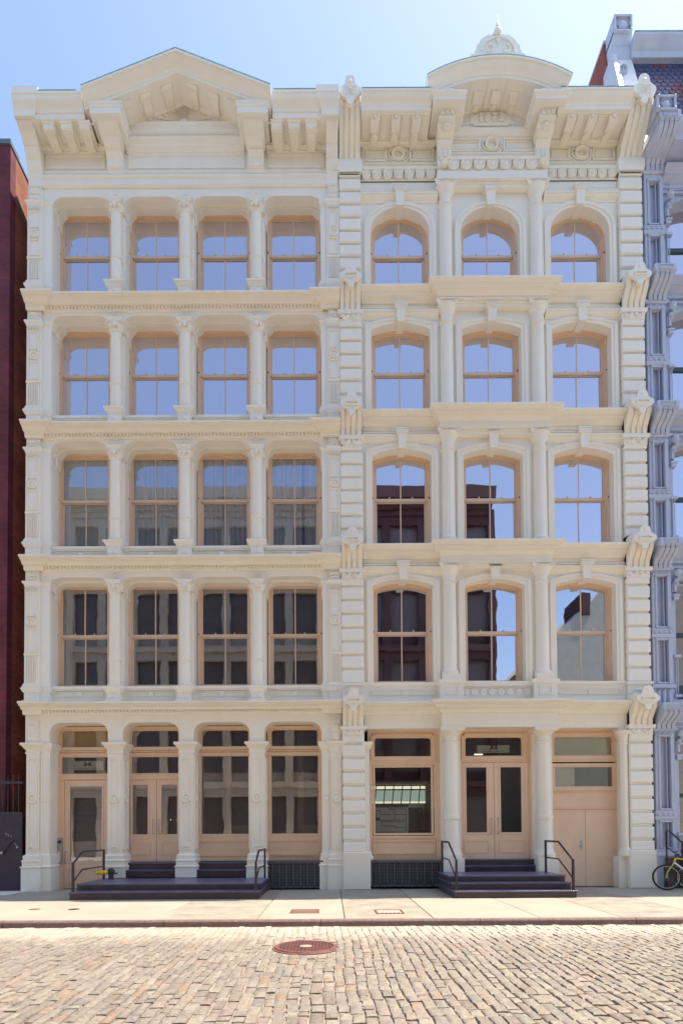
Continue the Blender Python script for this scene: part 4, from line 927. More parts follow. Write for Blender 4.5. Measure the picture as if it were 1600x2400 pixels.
        m = MB(); m.sweep([(x-.33,.1),(x-.33,-.82),(x+.33,-.82),(x+.33,.1)], [(-.01,18.46),(.04,18.46),(.04,18.54),(.06,18.55),(.09,18.58),(.09,18.62),(-.01,18.63)]); m.box(x-.327,x+.327,-.817,.1,18.463,18.62); m.build('bracket_head', CREAM, B)
    # arched pediment: sweep along a segment of a circle
    xm = 3.75; hw = 1.68; zf, za = 18.86, 19.33; rise = za-zf; R = (hw*hw+rise*rise)/(2*rise); A = math.asin(hw/R)
    path = [(xm+R*sin(-A+2*A*i/28), za-R+R*cos(-A+2*A*i/28)) for i in range(29)]
    prof = [(-.30,.0),(-.30,-.80),(-.24,-.80),(-.235,-.82),(-.21,-.83),(-.18,-.85),(-.14,-.90),(-.09,-.95),(-.05,-.96),(-.045,-1.0),(0,-1.0),(.01,.0)]
    MB().sweep(path, prof, elev=True).build('arched_cornice', CREAM, B)
    MB().sweep([(x, z+.008) for x, z in path], [(0,-1.002),(.016,-1.002),(.016,0),(0,0)], elev=True).build('copper_flashing', COPPER, B)
    m = MB()
    for s_ in (-1, 1):
        a, b_ = xm+s_*1.68, xm+s_*1.02; m.prism([(a,18.62),(b_,18.62),(b_,18.80),(a,18.86)], -.79, .0); m.build('pediment_foot', CREAM, B); m = MB()
    tp = [(2.85,18.3)]+[(xm+R2*0+1.02*math.sin(t)*1.0, 0) for R2 in () for t in ()]
    arcp = lambda hw_, z_, ri, n=20: [(xm+((hw_*hw_+ri*ri)/(2*ri))*sin(t), z_+ri-((hw_*hw_+ri*ri)/(2*ri))*(1-cos(t))) for t in [(-1+2*i/n)*math.asin(hw_/((hw_*hw_+ri*ri)/(2*ri))) for i in range(n+1)]]
    m = MB(); m.prism([(2.40,18.3)]+arcp(1.36,18.70,.46)+[(5.10,18.3)], -.15, .3); m.build('tympanum', CREAM, B)
    m = MB(); m.sweep(arcp(.95,18.76,.30), [(-.0,-.10),(-.0,-.19),(.03,-.22),(.06,-.25),(.14,-.25),(.14,-.1)], elev=True); m.build('tympanum_moulding', CREAM, B)
    m = MB(); yb = -.15
    o = [(-.62,0),(-.55,-.07),(-.48,0),(-.42,.0),(-.38,.1),(-.3,.17),(-.15,.23),(0,.25),(.15,.23),(.3,.17),(.38,.1),(.42,0),(.48,0),(.55,-.07),(.62,0),(.55,.1),(.48,.1),(.44,.2),(.3,.26),(.15,.29),(0,.3),(-.15,.29),(-.3,.26),(-.44,.2),(-.48,.1),(-.55,.1)]
    yb = 0; m.prism([(xm-.50,18.68),(xm-.50,18.80),(xm-.44,18.90),(xm-.2,18.97),(xm+.2,18.97),(xm+.44,18.90),(xm+.50,18.80),(xm+.50,18.68)], -.18, -.1)
    m.box(xm-.42,xm+.42,-.20,-.1,18.62,18.68)
    for s_ in (-1, 1):
        for dx, dz, r in ((.56,18.74,.065),(.66,18.71,.05),(.74,18.69,.035)): m.disc(xm+s_*dx, dz, [(r,-.12),(r,-.17),(r*.6,-.185),(r*.5,-.165),(r*.2,-.18)], 12)
    m.build('date_cartouche', CREAM, B)
    me = text_mesh('1873', .27, .98, CREAM2, depth=.02, bold=.012, spacing=1.25); link(me, 'date_figures', B, (xm, -.195, 18.82))
    for x, dz in ((3.35,-.02),(3.785,0),(4.22,-.02)): leafmod(x, 19.09+dz)
    m = MB()
    for x in (3.14,3.565,4.0,4.43): m.box(x-.02,x+.02,-.78,-.12,19.0-.12*(x-3.75)**2,19.07)
    m.build('soffit_coffers', CREAM2, B, kind='stuff')
    # crest and finial
    m = MB(); y0, y1 = -.86, -.80; zb = 19.36
    ol = [(.98,.02),(.90,.10),(.84,.13),(.77,.09),(.70,.10),(.66,.20),(.58,.22),(.53,.30),(.50,.42),(.44,.47),(.42,.53),(.33,.60),(.22,.65),(.17,.63),(.12,.66),(.07,.66)]
    P = [(xm-a, zb+b_-(a*a*.14)) for a, b_ in ol]+[(xm+a, zb+b_-(a*a*.14)) for a, b_ in ol[::-1]]+[(xm+.9,zb-.14),(xm,zb),(xm-.9,zb-.14)]
    m.prism(P, y0, y1)
    m.ring([(xm+.40*cos(pi*i/16), zb+.22+.36*sin(pi*i/16)) for i in range(17)], [(xm+.36*cos(pi*i/16), zb+.22+.32*sin(pi*i/16)) for i in range(17)], y0-.03, y0+.01)
    for s_ in (-1, 1):
        m.ring([(xm+s_*.2+.10*cos(a), zb+.30+.10*sin(a)) for a in [-2.6+i*.33 for i in range(14)]], [(xm+s_*.2+.065*cos(a), zb+.30+.065*sin(a)) for a in [-2.6+i*.33 for i in range(14)]], y0-.03, y0+.01)
        m.disc(xm+s_*.60, zb+.14, [(.05,y0+.01),(.04,y0-.025),(.01,y0-.03)], 10)
    m.prism([(xm-.07,zb+.50),(xm,zb+.40),(xm+.07,zb+.50),(xm,zb+.54)], y0-.03, y0+.01)
    m.build('crest', CREAM, B)
    z = zb+.62; MB().lathe(xm, -.83, [(.09,z),(.11,z+.04),(.11,z+.10),(.085,z+.15),(.055,z+.19),(.04,z+.23),(.055,z+.24),(.05,z+.27),(.03,z+.33),(.016,z+.45),(.003,z+.56)], 14).build('finial', CREAM, B)
    # roof, body, interior
    MB().box(.06, 7.44, .5, 14, 17.6, 17.9).build('roof', ROOFM, B)
    MB().box(.06, 7.44, 13.8, 14, 0, 17.6).build('rear_wall', BRICKD, B)
    m = MB()
    for z in (4.45, 8.2, 11.45, 14.55): m.box(.1, 7.4, .42, 13.8, z-.25, z)
    m.box(.08, 7.42, 6.0, 6.2, 0, 17.5); m.box(.06,.1,.42,6,0,17.5); m.box(7.4,7.45,.42,6,0,17.5); m.box(.1,7.4,.42,6,.3,.4); m.box(2.45,2.6,.5,3,.4,4.2)
    m.build('interior', ROOM, B)

    # ---------------- ground floor
    m = MB(); m.box(.56, 6.9, -.0, .5, 3.86, 4.46); m.box(2.40, 5.16, -.19, .0, 3.86, 4.40)
    m.sweep([(.57,0),(6.9,0)],[(-.01,3.86),(.012,3.86),(.012,3.875),(-.01,3.88)]); m.build('frieze_wall', CREAM2, B)
    for x in CX:
        m = MB(); x_ = x+.01; r = .175
        m.lathe(x_, .06, [(.235,.72),(.235,.76),(.25,.78),(.25,.82),(.225,.84),(.215,.87),(.205,.90),(r+.012,.93),(r,.97),(r,1.66),(r+.025,1.665),(r+.025,1.745),(r,1.75),(r-.01,3.50),(r+.008,3.505),(r+.02,3.53),(r+.008,3.55),(r-.012,3.56),(r-.012,3.66),(r+.02,3.70),(r+.05,3.72),(r+.08,3.77)], 36)
        m.build('column', CREAM2, B)
        m = MB(); m.box(x_-.245,x_+.245,-.19,.28,0,.74); m.build('column_plinth', CREAM2, B)
        m = MB(); m.box(x_-.27,x_+.27,-.21,.3,3.77,3.80); m.box(x_-.29,x_+.29,-.23,.3,3.80,3.86); m.build('capital', CREAM2, B)
        MB().box(x_-.24,x_+.24,.14,.42,0,3.87).build('inner_pier', CREAM2, B)
    Y = .27
    # half piers beside the quoined piers
    MB().box(.555,.68,.0,.4,0,3.45).build('half_pier', CREAM2, B)
    m = MB(); m.prism([(6.905,0),(6.905,3.86),(6.68,3.86),(6.70,3.72),(6.76,3.60),(6.76,0)], .0, .4); m.lathe(6.80,.02,[(.10,.98),(.095,3.45),(.115,3.46),(.115,3.50),(.10,3.52),(.12,3.66),(.17,3.72),(.17,3.78)],20)
    m.lathe(6.80,.02,[(.15,.76),(.16,.80),(.15,.84),(.13,.87),(.13,.92),(.10,.98)],20); m.prism([(6.64,0),(6.90,0),(6.90,.76),(6.64,.76)], -.02, .4); m.build('half_pier', CREAM2, B)
    m = MB(); m.sweep([(.50,-.02),(.69,-.02),(.69,.3)], [(-.01,3.36),(.02,3.38),(.05,3.45),(.07,3.50),(.07,3.54),(-.01,3.55)]); m.sweep([(.50,-.06),(.69,-.02),(.69,.3)], [(-.01,.70),(.06,.72),(.06,.78),(.03,.82),(.03,.90),(-.01,.92)]); m.build('half_pier_moulding', CREAM2, B)
    # joinery
    def glazed(x0,x1,z0,z1,nm,rounded=False,g=GLASSM,par=B,bw=.10,tint=None):
        m = MB()
        if rounded:
            xc_, hw = (x0+x1)/2, (x1-x0)/2; c = lambda e, f: arc_top('corner', xc_, hw+e, z0-e*.8, z1-.05, .05+e, rx=.08+f)
            m.ring(c(bw,.06), c(.04,.03), Y-.02, Y+.1); m.ring(c(.045,.035), c(0,0), Y+.015, Y+.1); m.box(x0-bw,x1+bw,Y-.015,Y+.1,z0-.09,z0-.02); m.box(x0-.02,x1+.02,Y+.01,Y+.1,z0-.03,z0)
        else:
            picture_frame(m, x0-bw, x1+bw, z0-bw, z1+bw*.9, .055, Y-.01, Y+.1); picture_frame(m, x0-.05, x1+.05, z0-.05, z1+.05, .052, Y+.012, Y+.1)
        o = m.build(nm, TAN, par); MB().box(x0-.005,x1+.005,Y+.05,Y+.056,z0-.005,z1+.005).build('pane', g, o, smooth=0); return o
    glazed(.83,2.21,3.23,3.68,'transom',True); glazed(3.06,4.44,3.23,3.68,'transom',True,g=GLASSG); glazed(5.24,6.66,3.23,3.68,'transom',True, g=GLASSG)
    m = MB()
    for a, b_ in ((.66,2.42),(2.88,4.66),(5.1,6.78)): m.box(a,b_,Y+.0,Y+.12,3.07,3.15); m.box(a,b_,Y-.025,Y+.1,3.065,3.09); m.box(a,b_,Y+.03,Y+.14,3.78,3.9)
    m.build('transom_bar', TAN, B)
    for a, b_, x0, x1 in ((.66,2.43,.83,2.21),(2.88,4.68,3.06,4.44),(5.1,6.80,5.24,6.66)):
        MB().box(a,x0-.06,Y+.015,Y+.12,3.0,3.88).build('side_stile', TAN, B); MB().box(x1+.06,b_,Y+.015,Y+.12,3.0,3.88).build('side_stile', TAN, B)
    o = glazed(.83,2.21,1.34,2.96,'shop_window',bw=.12,g=GLASSG)
    m = MB(); m.box(.66,2.42,Y+.02,Y+.12,.68,1.25); picture_frame(m,.77,2.29,.83,1.17,.035,Y-.01,Y+.05); m.box(.66,.74,Y-.005,Y+.1,.68,3.1); m.box(2.32,2.42,Y-.005,Y+.1,.68,3.1); m.build('stall_riser', TAN, B)
    glazed(5.25,6.66,2.46,2.94,'transom',g=GLASSG)
    m = MB(); m.box(5.1,6.78,Y+.02,Y+.1,1.93,2.38); m.box(5.1,6.8,Y-.02,Y+.1,1.905,1.935); m.box(5.1,6.8,Y-.01,Y+.08,2.33,2.35); m.box(6.80,6.86,Y-.0,Y+.1,0,3.9); m.box(5.05,5.15,Y,Y+.1,0,3.9); m.build('door_surround', TAN, B)
    for a, b_ in ((5.16,5.965),(5.975,6.795)):
        o = MB().box(a,b_,Y+.01,Y+.06,.02,1.90).build('service_door', DOORP, B)
        if a < 5.5: MB().box(5.845,5.905,Y-.0,Y+.01,.90,1.13).tube([(5.875,Y+.0,1.0),(5.875,Y-.05,1.0),(5.78,Y-.06,1.0)],.012).build('lever_handle', STEEL, o)
        else:
            for z in (.35,.98,1.6): MB().box(6.785,6.80,Y-.005,Y+.01,z,z+.09).build('hinge', IRON, o)
    def door(x0,x1,gx0,gx1,px0,px1,hx):
        z0,z1,gz0,gz1 = .70,3.06,1.34,2.95; m = MB(); y0,y1 = Y+.0,Y+.05
        m.box(x0,gx0,y0,y1,z0,z1); m.box(gx1,x1,y0,y1,z0,z1); m.box(gx0,gx1,y0,y1,z0,gz0); m.box(gx0,gx1,y0,y1,gz1,z1)
        picture_frame(m,gx0-.035,gx1+.035,gz0-.035,gz1+.035,.04,y0-.014,y0+.03); picture_frame(m,px0,px1,.85,1.17,.03,y0-.016,y0+.01); picture_frame(m,px0+.03,px1-.03,.88,1.14,.012,y0-.008,y0+.01)
        o = m.build('door', DOORP, B); MB().box(gx0,gx1,Y+.02,Y+.026,gz0,gz1).build('door_glass', GLASSM, o, smooth=0)
        MB().tube([(hx,y0,1.31),(hx,y0-.06,1.31),(hx,y0-.075,1.34),(hx,y0-.075,1.66),(hx,y0-.06,1.69),(hx,y0,1.69)],.012).build('pull_handle', STEEL, o)
    door(2.975,3.74,3.06,3.57,3.01,3.62,3.655); door(3.75,4.59,3.90,4.42,3.86,4.50,3.825)
    MB().box(2.88,2.97,Y-.01,Y+.1,.7,3.1).build('door_jamb', TAN, B); MB().box(4.595,4.66,Y-.01,Y+.1,.7,3.1).build('door_jamb', TAN, B)
    grille(B, .70, 2.38, .05, .66)
    MB().box(.69,2.4,.3,.5,0,.68).build('plinth', IRON, B)
    for k, (y, z) in enumerate(((-.0,.555),(.10,.70))):
        m = MB(); m.box(2.90,4.64,y,.4,z-.17,z-.03); m.mi = 1; m.box(2.90,4.64,y-.02,.4,z-.03,z); m.build('inner_step', [RISER, TREAD], B)
    o = MB().box(3.36,4.16,.345,.355,3.31,3.50).build('number_board', SIGNM, B)
    me = text_mesh('32', .135, 1.45, BLACK, bold=.006); link(me, 'number', o, (3.77,.341,3.45))
    me = text_mesh('GREENE STREET', .05, 1.1, GREYL, spacing=1.5); link(me, 'street_name', o, (3.76,.341,3.345))
    # shop interior seen through the left window: skylight, plan board, white brick
    m = MB(); m.box(.6,2.9,2.9,3.0,.4,2.25); m.build('shop_wall', ROOML, B)
    MB().add([],[])
    m = MB(); m.box(.7,2.9,2.75,2.78,2.18,2.56); m.build('skylight', LITG, B); m = MB(); m.box(.7,2.9,2.74,2.765,2.60,2.68).box(.7,2.9,2.72,2.74,2.19,2.235); m.build('skylight_glow', LITW, B)
    m = MB(); m.box(.7,2.9,2.7,2.74,2.16,2.18); m.box(.7,2.9,2.7,2.74,2.56,2.58); m.box(.7,2.9,2.7,2.74,2.68,2.71); m.box(.7,2.9,2.7,2.9,2.9,3.4)
    for i in range(9): x = .75+i*.25; m.tube([(x,2.70,2.17),(x+.055,2.70,2.70)],.015,6)
    m.build('skylight_bars', BLACK, B)
    MB().box(.6,2.9,2.2,2.9,2.72,2.78).build('shop_ceiling', ROOML, B)
    o = MB().box(.78,1.66,.42,.43,1.32,1.98).build('plan_board', POST, B); MB().box(.78,1.66,.415,.42,1.98,2.05).build('board_header', GREENH, o)
    me = text_mesh('GREENE STREET', .05, 1.2, mat('pale_green_print',(.30,.42,.34),.5)); link(me, 'header_lettering', o, (1.10,.41,2.015))
    m = MB()
    L_ = [((.82,1.90),(.98,1.90)),((.98,1.90),(.98,1.80)),((.98,1.80),(1.22,1.80)),((.86,1.84),(.86,1.72)),((.86,1.72),(.95,1.66)),((.95,1.66),(1.60,1.66)),((1.18,1.94),(1.6,1.94)),((1.6,1.94),(1.6,1.4)),((1.32,1.94),(1.32,1.68)),((1.32,1.80),(1.6,1.80)),((1.0,1.62),(1.0,1.52)),((1.0,1.62),(1.55,1.62)),((1.0,1.52),(1.35,1.52)),((1.3,1.48),(1.6,1.48))]
    for (a, b_), (c, d) in L_: m.box(min(a,c)-.006,max(a,c)+.006,.414,.42,min(b_,d)-.006,max(b_,d)+.006)
    for i in range(5): m.box(.79,.82,.414,.42,1.70+i*.045,1.72+i*.045)
    m.build('plan_lines', BLACK, o)
    MB().box(1.86,2.2,2.4,2.44,1.5,2.02).build('framed_print', mat('print_paper',(.4,.42,.34),.6), B); m = MB(); picture_frame(m,1.84,2.3,1.48,2.04,.02,2.38,2.44); m.build('print_frame', BLACK, B)
    MB().box(1.45,2.9,1.6,2.2,.9,1.42).build('counter', mat('counter_wood',(.06,.03,.025),.4,.3,4), B)
    m = MB().box(3.60,3.82,1.6,1.63,3.42,3.45); m.build('ceiling_lamp', LAMP, B)
    # pale blinds behind the right transoms
    MB().box(5.2,6.7,.36,.37,3.2,3.72).build('transom_blind', mat('olive_blind',(.72,.66,.34),.7,.15,1.5), B); MB().box(5.22,5.76,.36,.37,2.42,2.98).build('transom_blind', SHADE, B)
    return B
GLASSM2 = glass_mat('window_glass_second', refl=.50, tint=(.42,.45,.45), wav=.0016)
B32 = bldg32()

# ================================================================ blue-grey building on the right
def grey_building():
    B = thing('cast_iron_building', 'blue-grey cast iron building with slate mansard roof at the right edge', 'building', (0,0,0))
    X0 = 7.50
    G = GREYP
    LV = [(0.0, 4.32), (4.32, 8.22), (8.22, 11.50), (11.50, 14.82), (14.82, 17.6)]
    def panel_cell(m, xa, xb, za, zb, y):
        """deep vertical panel with a raised frame and four corner studs"""
        w = .045
        m.box(xa, xa+w*.6, y-.03, y+.10, za, zb); m.box(xb-w*.6, xb, y-.03, y+.10, za, zb); m.box(xa, xb, y-.03, y+.10, zb-w, zb); m.box(xa, xb, y-.02, y+.10, za, za+w*.6)
        m.box(xa+.06, xa+.075, y+.03, y+.1, za+.03, zb-.04); m.box(xb-.10, xb-.085, y+.03, y+.1, za+.03, zb-.04)
        for x, z in ((xa+.015, zb-.02),(xb-.015, zb-.02),(xa+.015, za+.02),(xb-.015, za+.02)): m.disc(x, z, [(.032,y-.02),(.026,y-.05),(.008,y-.055)], 8)
    pils = [(X0+.04, X0+.50), (10.2, 10.66), (12.9, 13.36), (15.6, 16.06)]
    for pi_, (pa, pb) in enumerate(pils):
        for i, (z0, z1) in enumerate(LV):
            m = MB(); top = z1-.55 if i < 4 else z1-.1
            b0 = z0+(.50 if i == 1 else .12) if i else 0
            # body with recess
            m.box(pa, pa+.07, -.05, .4, z0, z1); m.box(pb-.07, pb, -.05, .4, z0, z1); m.box(pa, pb, .07, .4, z0, z1)
            zm = b0+(top-b0)*.46
            for za, zb in ((b0+.10 if i else .95, zm-.12), (zm+.14, top-.10)): panel_cell(m, pa+.07, pb-.07, za, zb, -.05)
            for za, zb in ((z0, b0+.10 if i else .95), (zm-.12, zm+.14), (top-.10, z1)): m.box(pa+.001, pb-.001, -.049, .2, za, zb)
            m.build('pilaster', G, B)
            m = MB(); P = [(pa,.1),(pa,-.05),(pb,-.05),(pb,.1)]
            m.sweep(P, [(-.01,zm-.11),(.02,zm-.11),(.05,zm-.05),(.05,zm-.03),(.02,zm-.02),(.02,zm+.07),(.035,zm+.08),(.035,zm+.10),(-.01,zm+.11)])
            for k in range(4): m.disc(pa+.05+k*(pb-pa-.1)/3, zm+.025, [(.035,-.06),(.03,-.095),(.01,-.105)], 8)
            if i == 1:
                for k in range(3): MB().tube([(pa+.10+k*.13,-.045,z0+.13),(pa+.10+k*.13,-.07,z0+.15),(pa+.10+k*.13,-.07,z0+.42),(pa+.10+k*.13,-.06,z0+.44)], .035, 8).build('baluster', G, B)
                m.sweep(P, [(-.01,z0+.46),(.05,z0+.48),(.05,z0+.56),(-.01,z0+.58)])
            if i == 0: m.sweep(P, [(-.01,0),(.06,0),(.06,.74),(.09,.76),(.09,.80),(.04,.84),(.04,.92),(-.01,.94)])
            m.build('pilaster_band', G, B)
            # console under next ledge
            if i < 4: zt = z1
            else: zt = 18.22
            k_ = 1 if i < 4 else 1.25
            m = MB(); w = pb-pa; d = .50 if i < 4 else .80
            pr = [(-.0,zt+.04),(-d,zt+.04),(-d,zt-.12*k_),(-d+.05,zt-.15*k_),(-d+.03,zt-.20*k_),(-d+.10,zt-.26*k_),(-d+.20,zt-.32*k_),(-.2,zt-.36*k_),(-.14,zt-.42*k_),(-.14,zt-.52*k_),(0,zt-.54*k_)]
            m.prismx(pr[:3]+[(0,zt-.12*k_)], pa-.02, pb+.03); n = 4
            for q in range(n): a = pa+q*w/n; m.prismx([(0,zt-.1)]+[(max(-d,p[0]),p[1]) for p in pr[2:]], a+.012, a+w/n-.012)
            m.prismx([(0,zt-.1)]+[(p[0]+.04 if p[0] < -.05 else p[0],p[1]) for p in pr[2:]], pa, pb)
            picture_frame(m, pa+.07, pb-.05, zt-.10*k_, zt+.01, .018, -d-.02, -d+.01)
            m.build('console', G, B)
            m = MB(); zc = zt-.54*k_
            m.sweep(P, [(-.01,zc-.02),(.03,zc-.02),(.06,zc+.01),(.06,zc+.05),(-.01,zc+.06)])
            if i < 4:
                for q in range(3):
                    x = pa+.06+q*.15; m.disc(x+.02, zc-.07, [(.03,-.05),(.028,-.08),(.01,-.085)], 8); m.disc(x-.03, zc-.11, [(.03,-.05),(.028,-.085),(.01,-.09)], 8); m.disc(x+.05, zc-.13, [(.035,-.05),(.03,-.085),(.01,-.09)], 8)
            m.build('console_leaf', G, B)
    # top rosette box
    def rosette_box(xa, xb, y, z, h):
        m = MB(); m.box(xa, xb, y+.05, y+.5, z, z+h); picture_frame(m, xa, xb, z, z+h, .05, y-.02, y+.06); xm, zm = (xa+xb)/2, z+h/2
        m.disc(xm, zm, [(h*.42,y+.0),(h*.38,y+.045),(h*.30,y+.05),(h*.28,y+.02),(h*.18,y-.01),(.01,y-.02)], 8)
        for sx in (-1,1):
            for sz in (-1,1): m.disc(xm+sx*((xb-xa)/2-.035), zm+sz*(h/2-.035), [(.03,y-.02),(.02,y-.045),(.005,y-.05)], 8)
        return m
    rosette_box(7.45, 7.90, -.82, 18.20, .36).build('rosette_block', G, B)
    # bays
    for bi, (xa, xb) in enumerate(((8.0,10.2),(10.66,12.9),(13.36,15.6))):
        for i, (z0, z1) in enumerate(LV):
            zt = z1-.50; xm, hw = (xa+xb)/2, (xb-xa)/2-.17
            c = arc_top('seg' if i else 'corner', xm, hw, z0, zt-.28 if i else zt-.10, .22 if i else .1)
            m = MB(); m.prism([(xa,z0),(xa,z1+.02),(xb,z1+.02),(xb,z0)]+c[::-1], .08, .45); m.build('wall_bay', G, B)
            m = MB(); m.ring(arc_top('seg', xm, hw+.09, zt-.55, zt-.28, .30), arc_top('seg', xm, hw-.02, zt-.55, zt-.28, .22), .03, .1)
            m.ring(arc_top('seg', xm, hw+.06, zt-.55, zt-.28, .27), arc_top('seg', xm, hw-.00, zt-.55, zt-.28, .235), .0, .1)
            m.build('window_hood', G, B); m = MB()
            for s_ in (-1,1):
                x = xm+s_*hw; m.box(x-.09,x+.07,-.02,.3,zt-.66,zt-.62); m.box(x-.07,x+.05,.0,.3,zt-.74,zt-.66)
                for k in (-.03,.02): m.tube([(x+s_*.0+k,.06,z0+.35),(x+k,.06,z0+1.25)],.014,6)
                m.box(x-.08,x+.08,.0,.1,z0+1.25,z0+1.31); m.box(x-.08,x+.08,.0,.1,z0+.28,z0+.34)
            m.build('colonnettes', G, B, kind='stuff')
            for s_ in (-1,1):
                m = MB(); x = xm+s_*(hw+.02)
                for k, (dx, dz, r) in enumerate(((0,0,.09),(s_*-.07,-.05,.06),(s_*-.09,.05,.06),(0,-.15,.06),(s_*-.03,-.23,.045))): m.lathe(x+dx, .0-.1*(k == 0), [(.005,zt+dz-.13-r),(r*.7,zt+dz-.13-r*.7),(r,zt+dz-.13),(r*.7,zt+dz-.13+r*.7),(.005,zt+dz-.13+r)], 8)
                m.build('leaf_bracket', G, B)
            gb, gt = z0+(.62 if i == 1 else .25 if i else .9), zt-.06
            m = MB(); zr = (gb+gt)/2-.1; m.box(xm-hw-.02,xm-hw+.04,.30,.36,gb-.3,gt); m.box(xm+hw-.04,xm+hw+.02,.30,.36,gb-.3,gt); m.box(xm-hw,xm+hw,.29,.36,zr-.05,zr+.05); m.box(xm-hw,xm+hw,.27,.4,gb-.6,gb)
            o = m.build('window', mat('teal_sash_%d' % i, (.03,.06,.07), .4), B); MB().box(xm-hw,xm+hw,.33,.336,gb,gt).build('pane', GLASS if i > 1 else GLASSM, o, smooth=0)
            m = MB(); z = z1; m.sweep([(xa,.06),(xb,.06)], [(-.01,z-.34),(.05,z-.34),(.05,z-.30),(.02,z-.29),(.02,z-.22),(.10,z-.18),(.16,z-.14),(.20,z-.13),(.20,z-.08),(.26,z-.05),(.30,z-.02),(.30,z+.02),(-.01,z+.04)])
            m.box(xa,xb,.02,.3,z-.46,z-.42); m.build('ledge', G, B)
            if i: MB().box(xa+.05,xb-.05,.03,.3,z0,z0+.22).build('sill_panel', G, B)
    m = MB(); z = 17.80
    m.box(8.0,16.0,.05,.5,17.2,18.6); m.build('frieze_wall', G, B)
    MB().sweep([(8.0,.05),(16.0,.05)], [(-.01,z-.35),(.06,z-.3),(.10,z-.05),(.62,z),(.62,z+.12),(.70,z+.2),(.78,z+.36),(.78,z+.42),(-.01,z+.5)]).build('cornice', G, B)
    m = MB()
    for x in (8.45,9.1,9.75,10.9,11.5): picture_frame(m, x-.25, x+.25, 17.22, 17.42, .03, .02, .06)
    m.build('frieze_panel', G, B)
    # mansard
    y0, z0, y1, z1 = .45, 18.2, 1.45, 22.35
    L_ = hypot(y1-y0, z1-z0); uy, uz = (y1-y0)/L_, (z1-z0)/L_
    MB().prismx([(y0,z0-.3),(y0,z0),(y1,z1),(y1+.3,z1),(y1+.3,z0-.3)], 7.75, 16).build('mansard_slope', G, B)
    n_ = Vector((0, -uz, uy)); lib = []
    for mm in (SLATE, SLATE2, SLATE3):
        m = MB(); w, h = .17, .25
        out = [(-w/2,h),(w/2,h),(w/2,.08),(w*.25,.0),(-w*.25,.0),(-w/2,.08)]
        m.add([(x, uy*v-n_.y*-.012*(1 if v < .1 else .1)*1.5, uz*v) for x, v in out]+[(x, uy*v+n_.y*.010*(1.9 if v < .1 else .2), uz*v+n_.z*.010) for x, v in out], [(0,1,2,3,4,5),(11,10,9,8,7,6)]+[(i,(i+1)%6,(i+1)%6+6,i+6) for i in range(6)])
        lib.append(m.mesh('slate', mm, 0))
    r = random.Random(5); cnt = 0; far = MB(); nr = int(L_/.155)
    for j in range(nr):
        s_ = j*.155; k = 0; x = 8.02+(.0875 if j % 2 else 0)
        while x < 12:
            if x < 9.45 and cnt < 290 and s_ > .3:
                red = sin(j*.75)+sin(x*5+j*.3) > .9
                link(lib[1 if red and r.random() < .8 else r.choice([0,2,2])], 'slate', B, (x, y0+uy*s_-.012, z0+uz*s_)); cnt += 1
            else:
                h = .25; far.add([(x-.083,y0+uy*s_-.02,z0+uz*s_+.02),(x+.083,y0+uy*s_-.02,z0+uz*s_+.02),(x+.083,y0+uy*(s_+h)-.005,z0+uz*(s_+h)),(x-.083,y0+uy*(s_+h)-.005,z0+uz*(s_+h))],[(0,1,2,3)])
            x += .175
    far.build('slate_field', SLATE, B, kind='stuff', smooth=0)
    m = MB(); m.sweep([(7.98,1.30),(16,1.30)], [(-.3,22.28),(.02,22.3),(.05,22.36),(.05,22.44),(.12,22.5),(.16,22.58),(.24,22.66),(.24,22.72),(-.3,22.76)]); m.build('mansard_cap', G, B)
    MB().box(7.98,16,1.05,1.5,22.73,22.75).build('copper_flashing', COPPER, B)
    # raking pier at the party wall, with scroll and rosette
    WHM = mat('white_roof_metal', (.78,.78,.80), .35, .05, 3)
    m = MB(); m.prismx([(.10,18.2),(1.33,22.3),(1.75,22.3),(1.75,18.2)], 7.55, 8.02); m.build('raking_pier', WHM, B)
    m = MB(); m.prismx([(.20,18.6),(1.2,22.3),(1.7,22.3),(1.6,18.6)], 7.42, 7.54); m.build('raking_coping', G, B)
    m = MB(); m.prismx([(1.25,23.0),(1.25,22.85),(1.32,22.7),(1.28,22.5),(1.36,22.2),(1.5,22.05),(1.8,22.05),(1.8,23.0)], 7.50, 8.0); m.disc(7.66,21.75,[(.15,1.3),(.14,1.10),(.09,1.06),(.07,1.12),(.02,1.08)],16); m.build('scroll_console', G, B)
    rosette_box(7.50, 7.98, 1.20, 22.92, .46).build('rosette_block', G, B)
    m = MB().prismx([(1.5,17.5),(1.5,22.0),(1.75,23.30),(9,23.30),(9,17.5)], 7.46, 7.74); m.build('party_wall', BRICKR, B)
    MB().box(7.44,7.78,1.7,9,23.30,23.36).build('party_wall_coping', G, B)
    # dormer
    m = MB(); m.box(9.75,11.0,.2,1.4,19.4,21.9); m.prismx([(-.05,21.2),(-.05,21.35),(.2,21.5),(1.5,22.6),(1.5,21.2)],9.60,11.1); m.build('dormer', G, B)
    MB().box(7.52,16,.6,14,17.5,18.4).build('roof', ROOFM, B)
    m = MB(); m.box(7.50,7.54,.3,14,0,18); m.box(7.52,16,6,6.2,0,18); m.build('side_wall', BRICKR, B)
    # entrance steps block and rail
    S_ = thing('entry_stoop', 'dark iron stoop behind the bicycles at the foot of the blue-grey building', 'steps', (0,0,0))
    m = MB(); m.box(7.66,9.6,-.26,-.06,0,.50); m.mi = 1; m.box(7.64,9.62,-.28,-.06,.50,.53); m.build('stoop_body', [IRON, TREAD], S_)
    MB().box(7.70,9.5,-.18,-.06,.53,.72).build('step', RISER, S_)
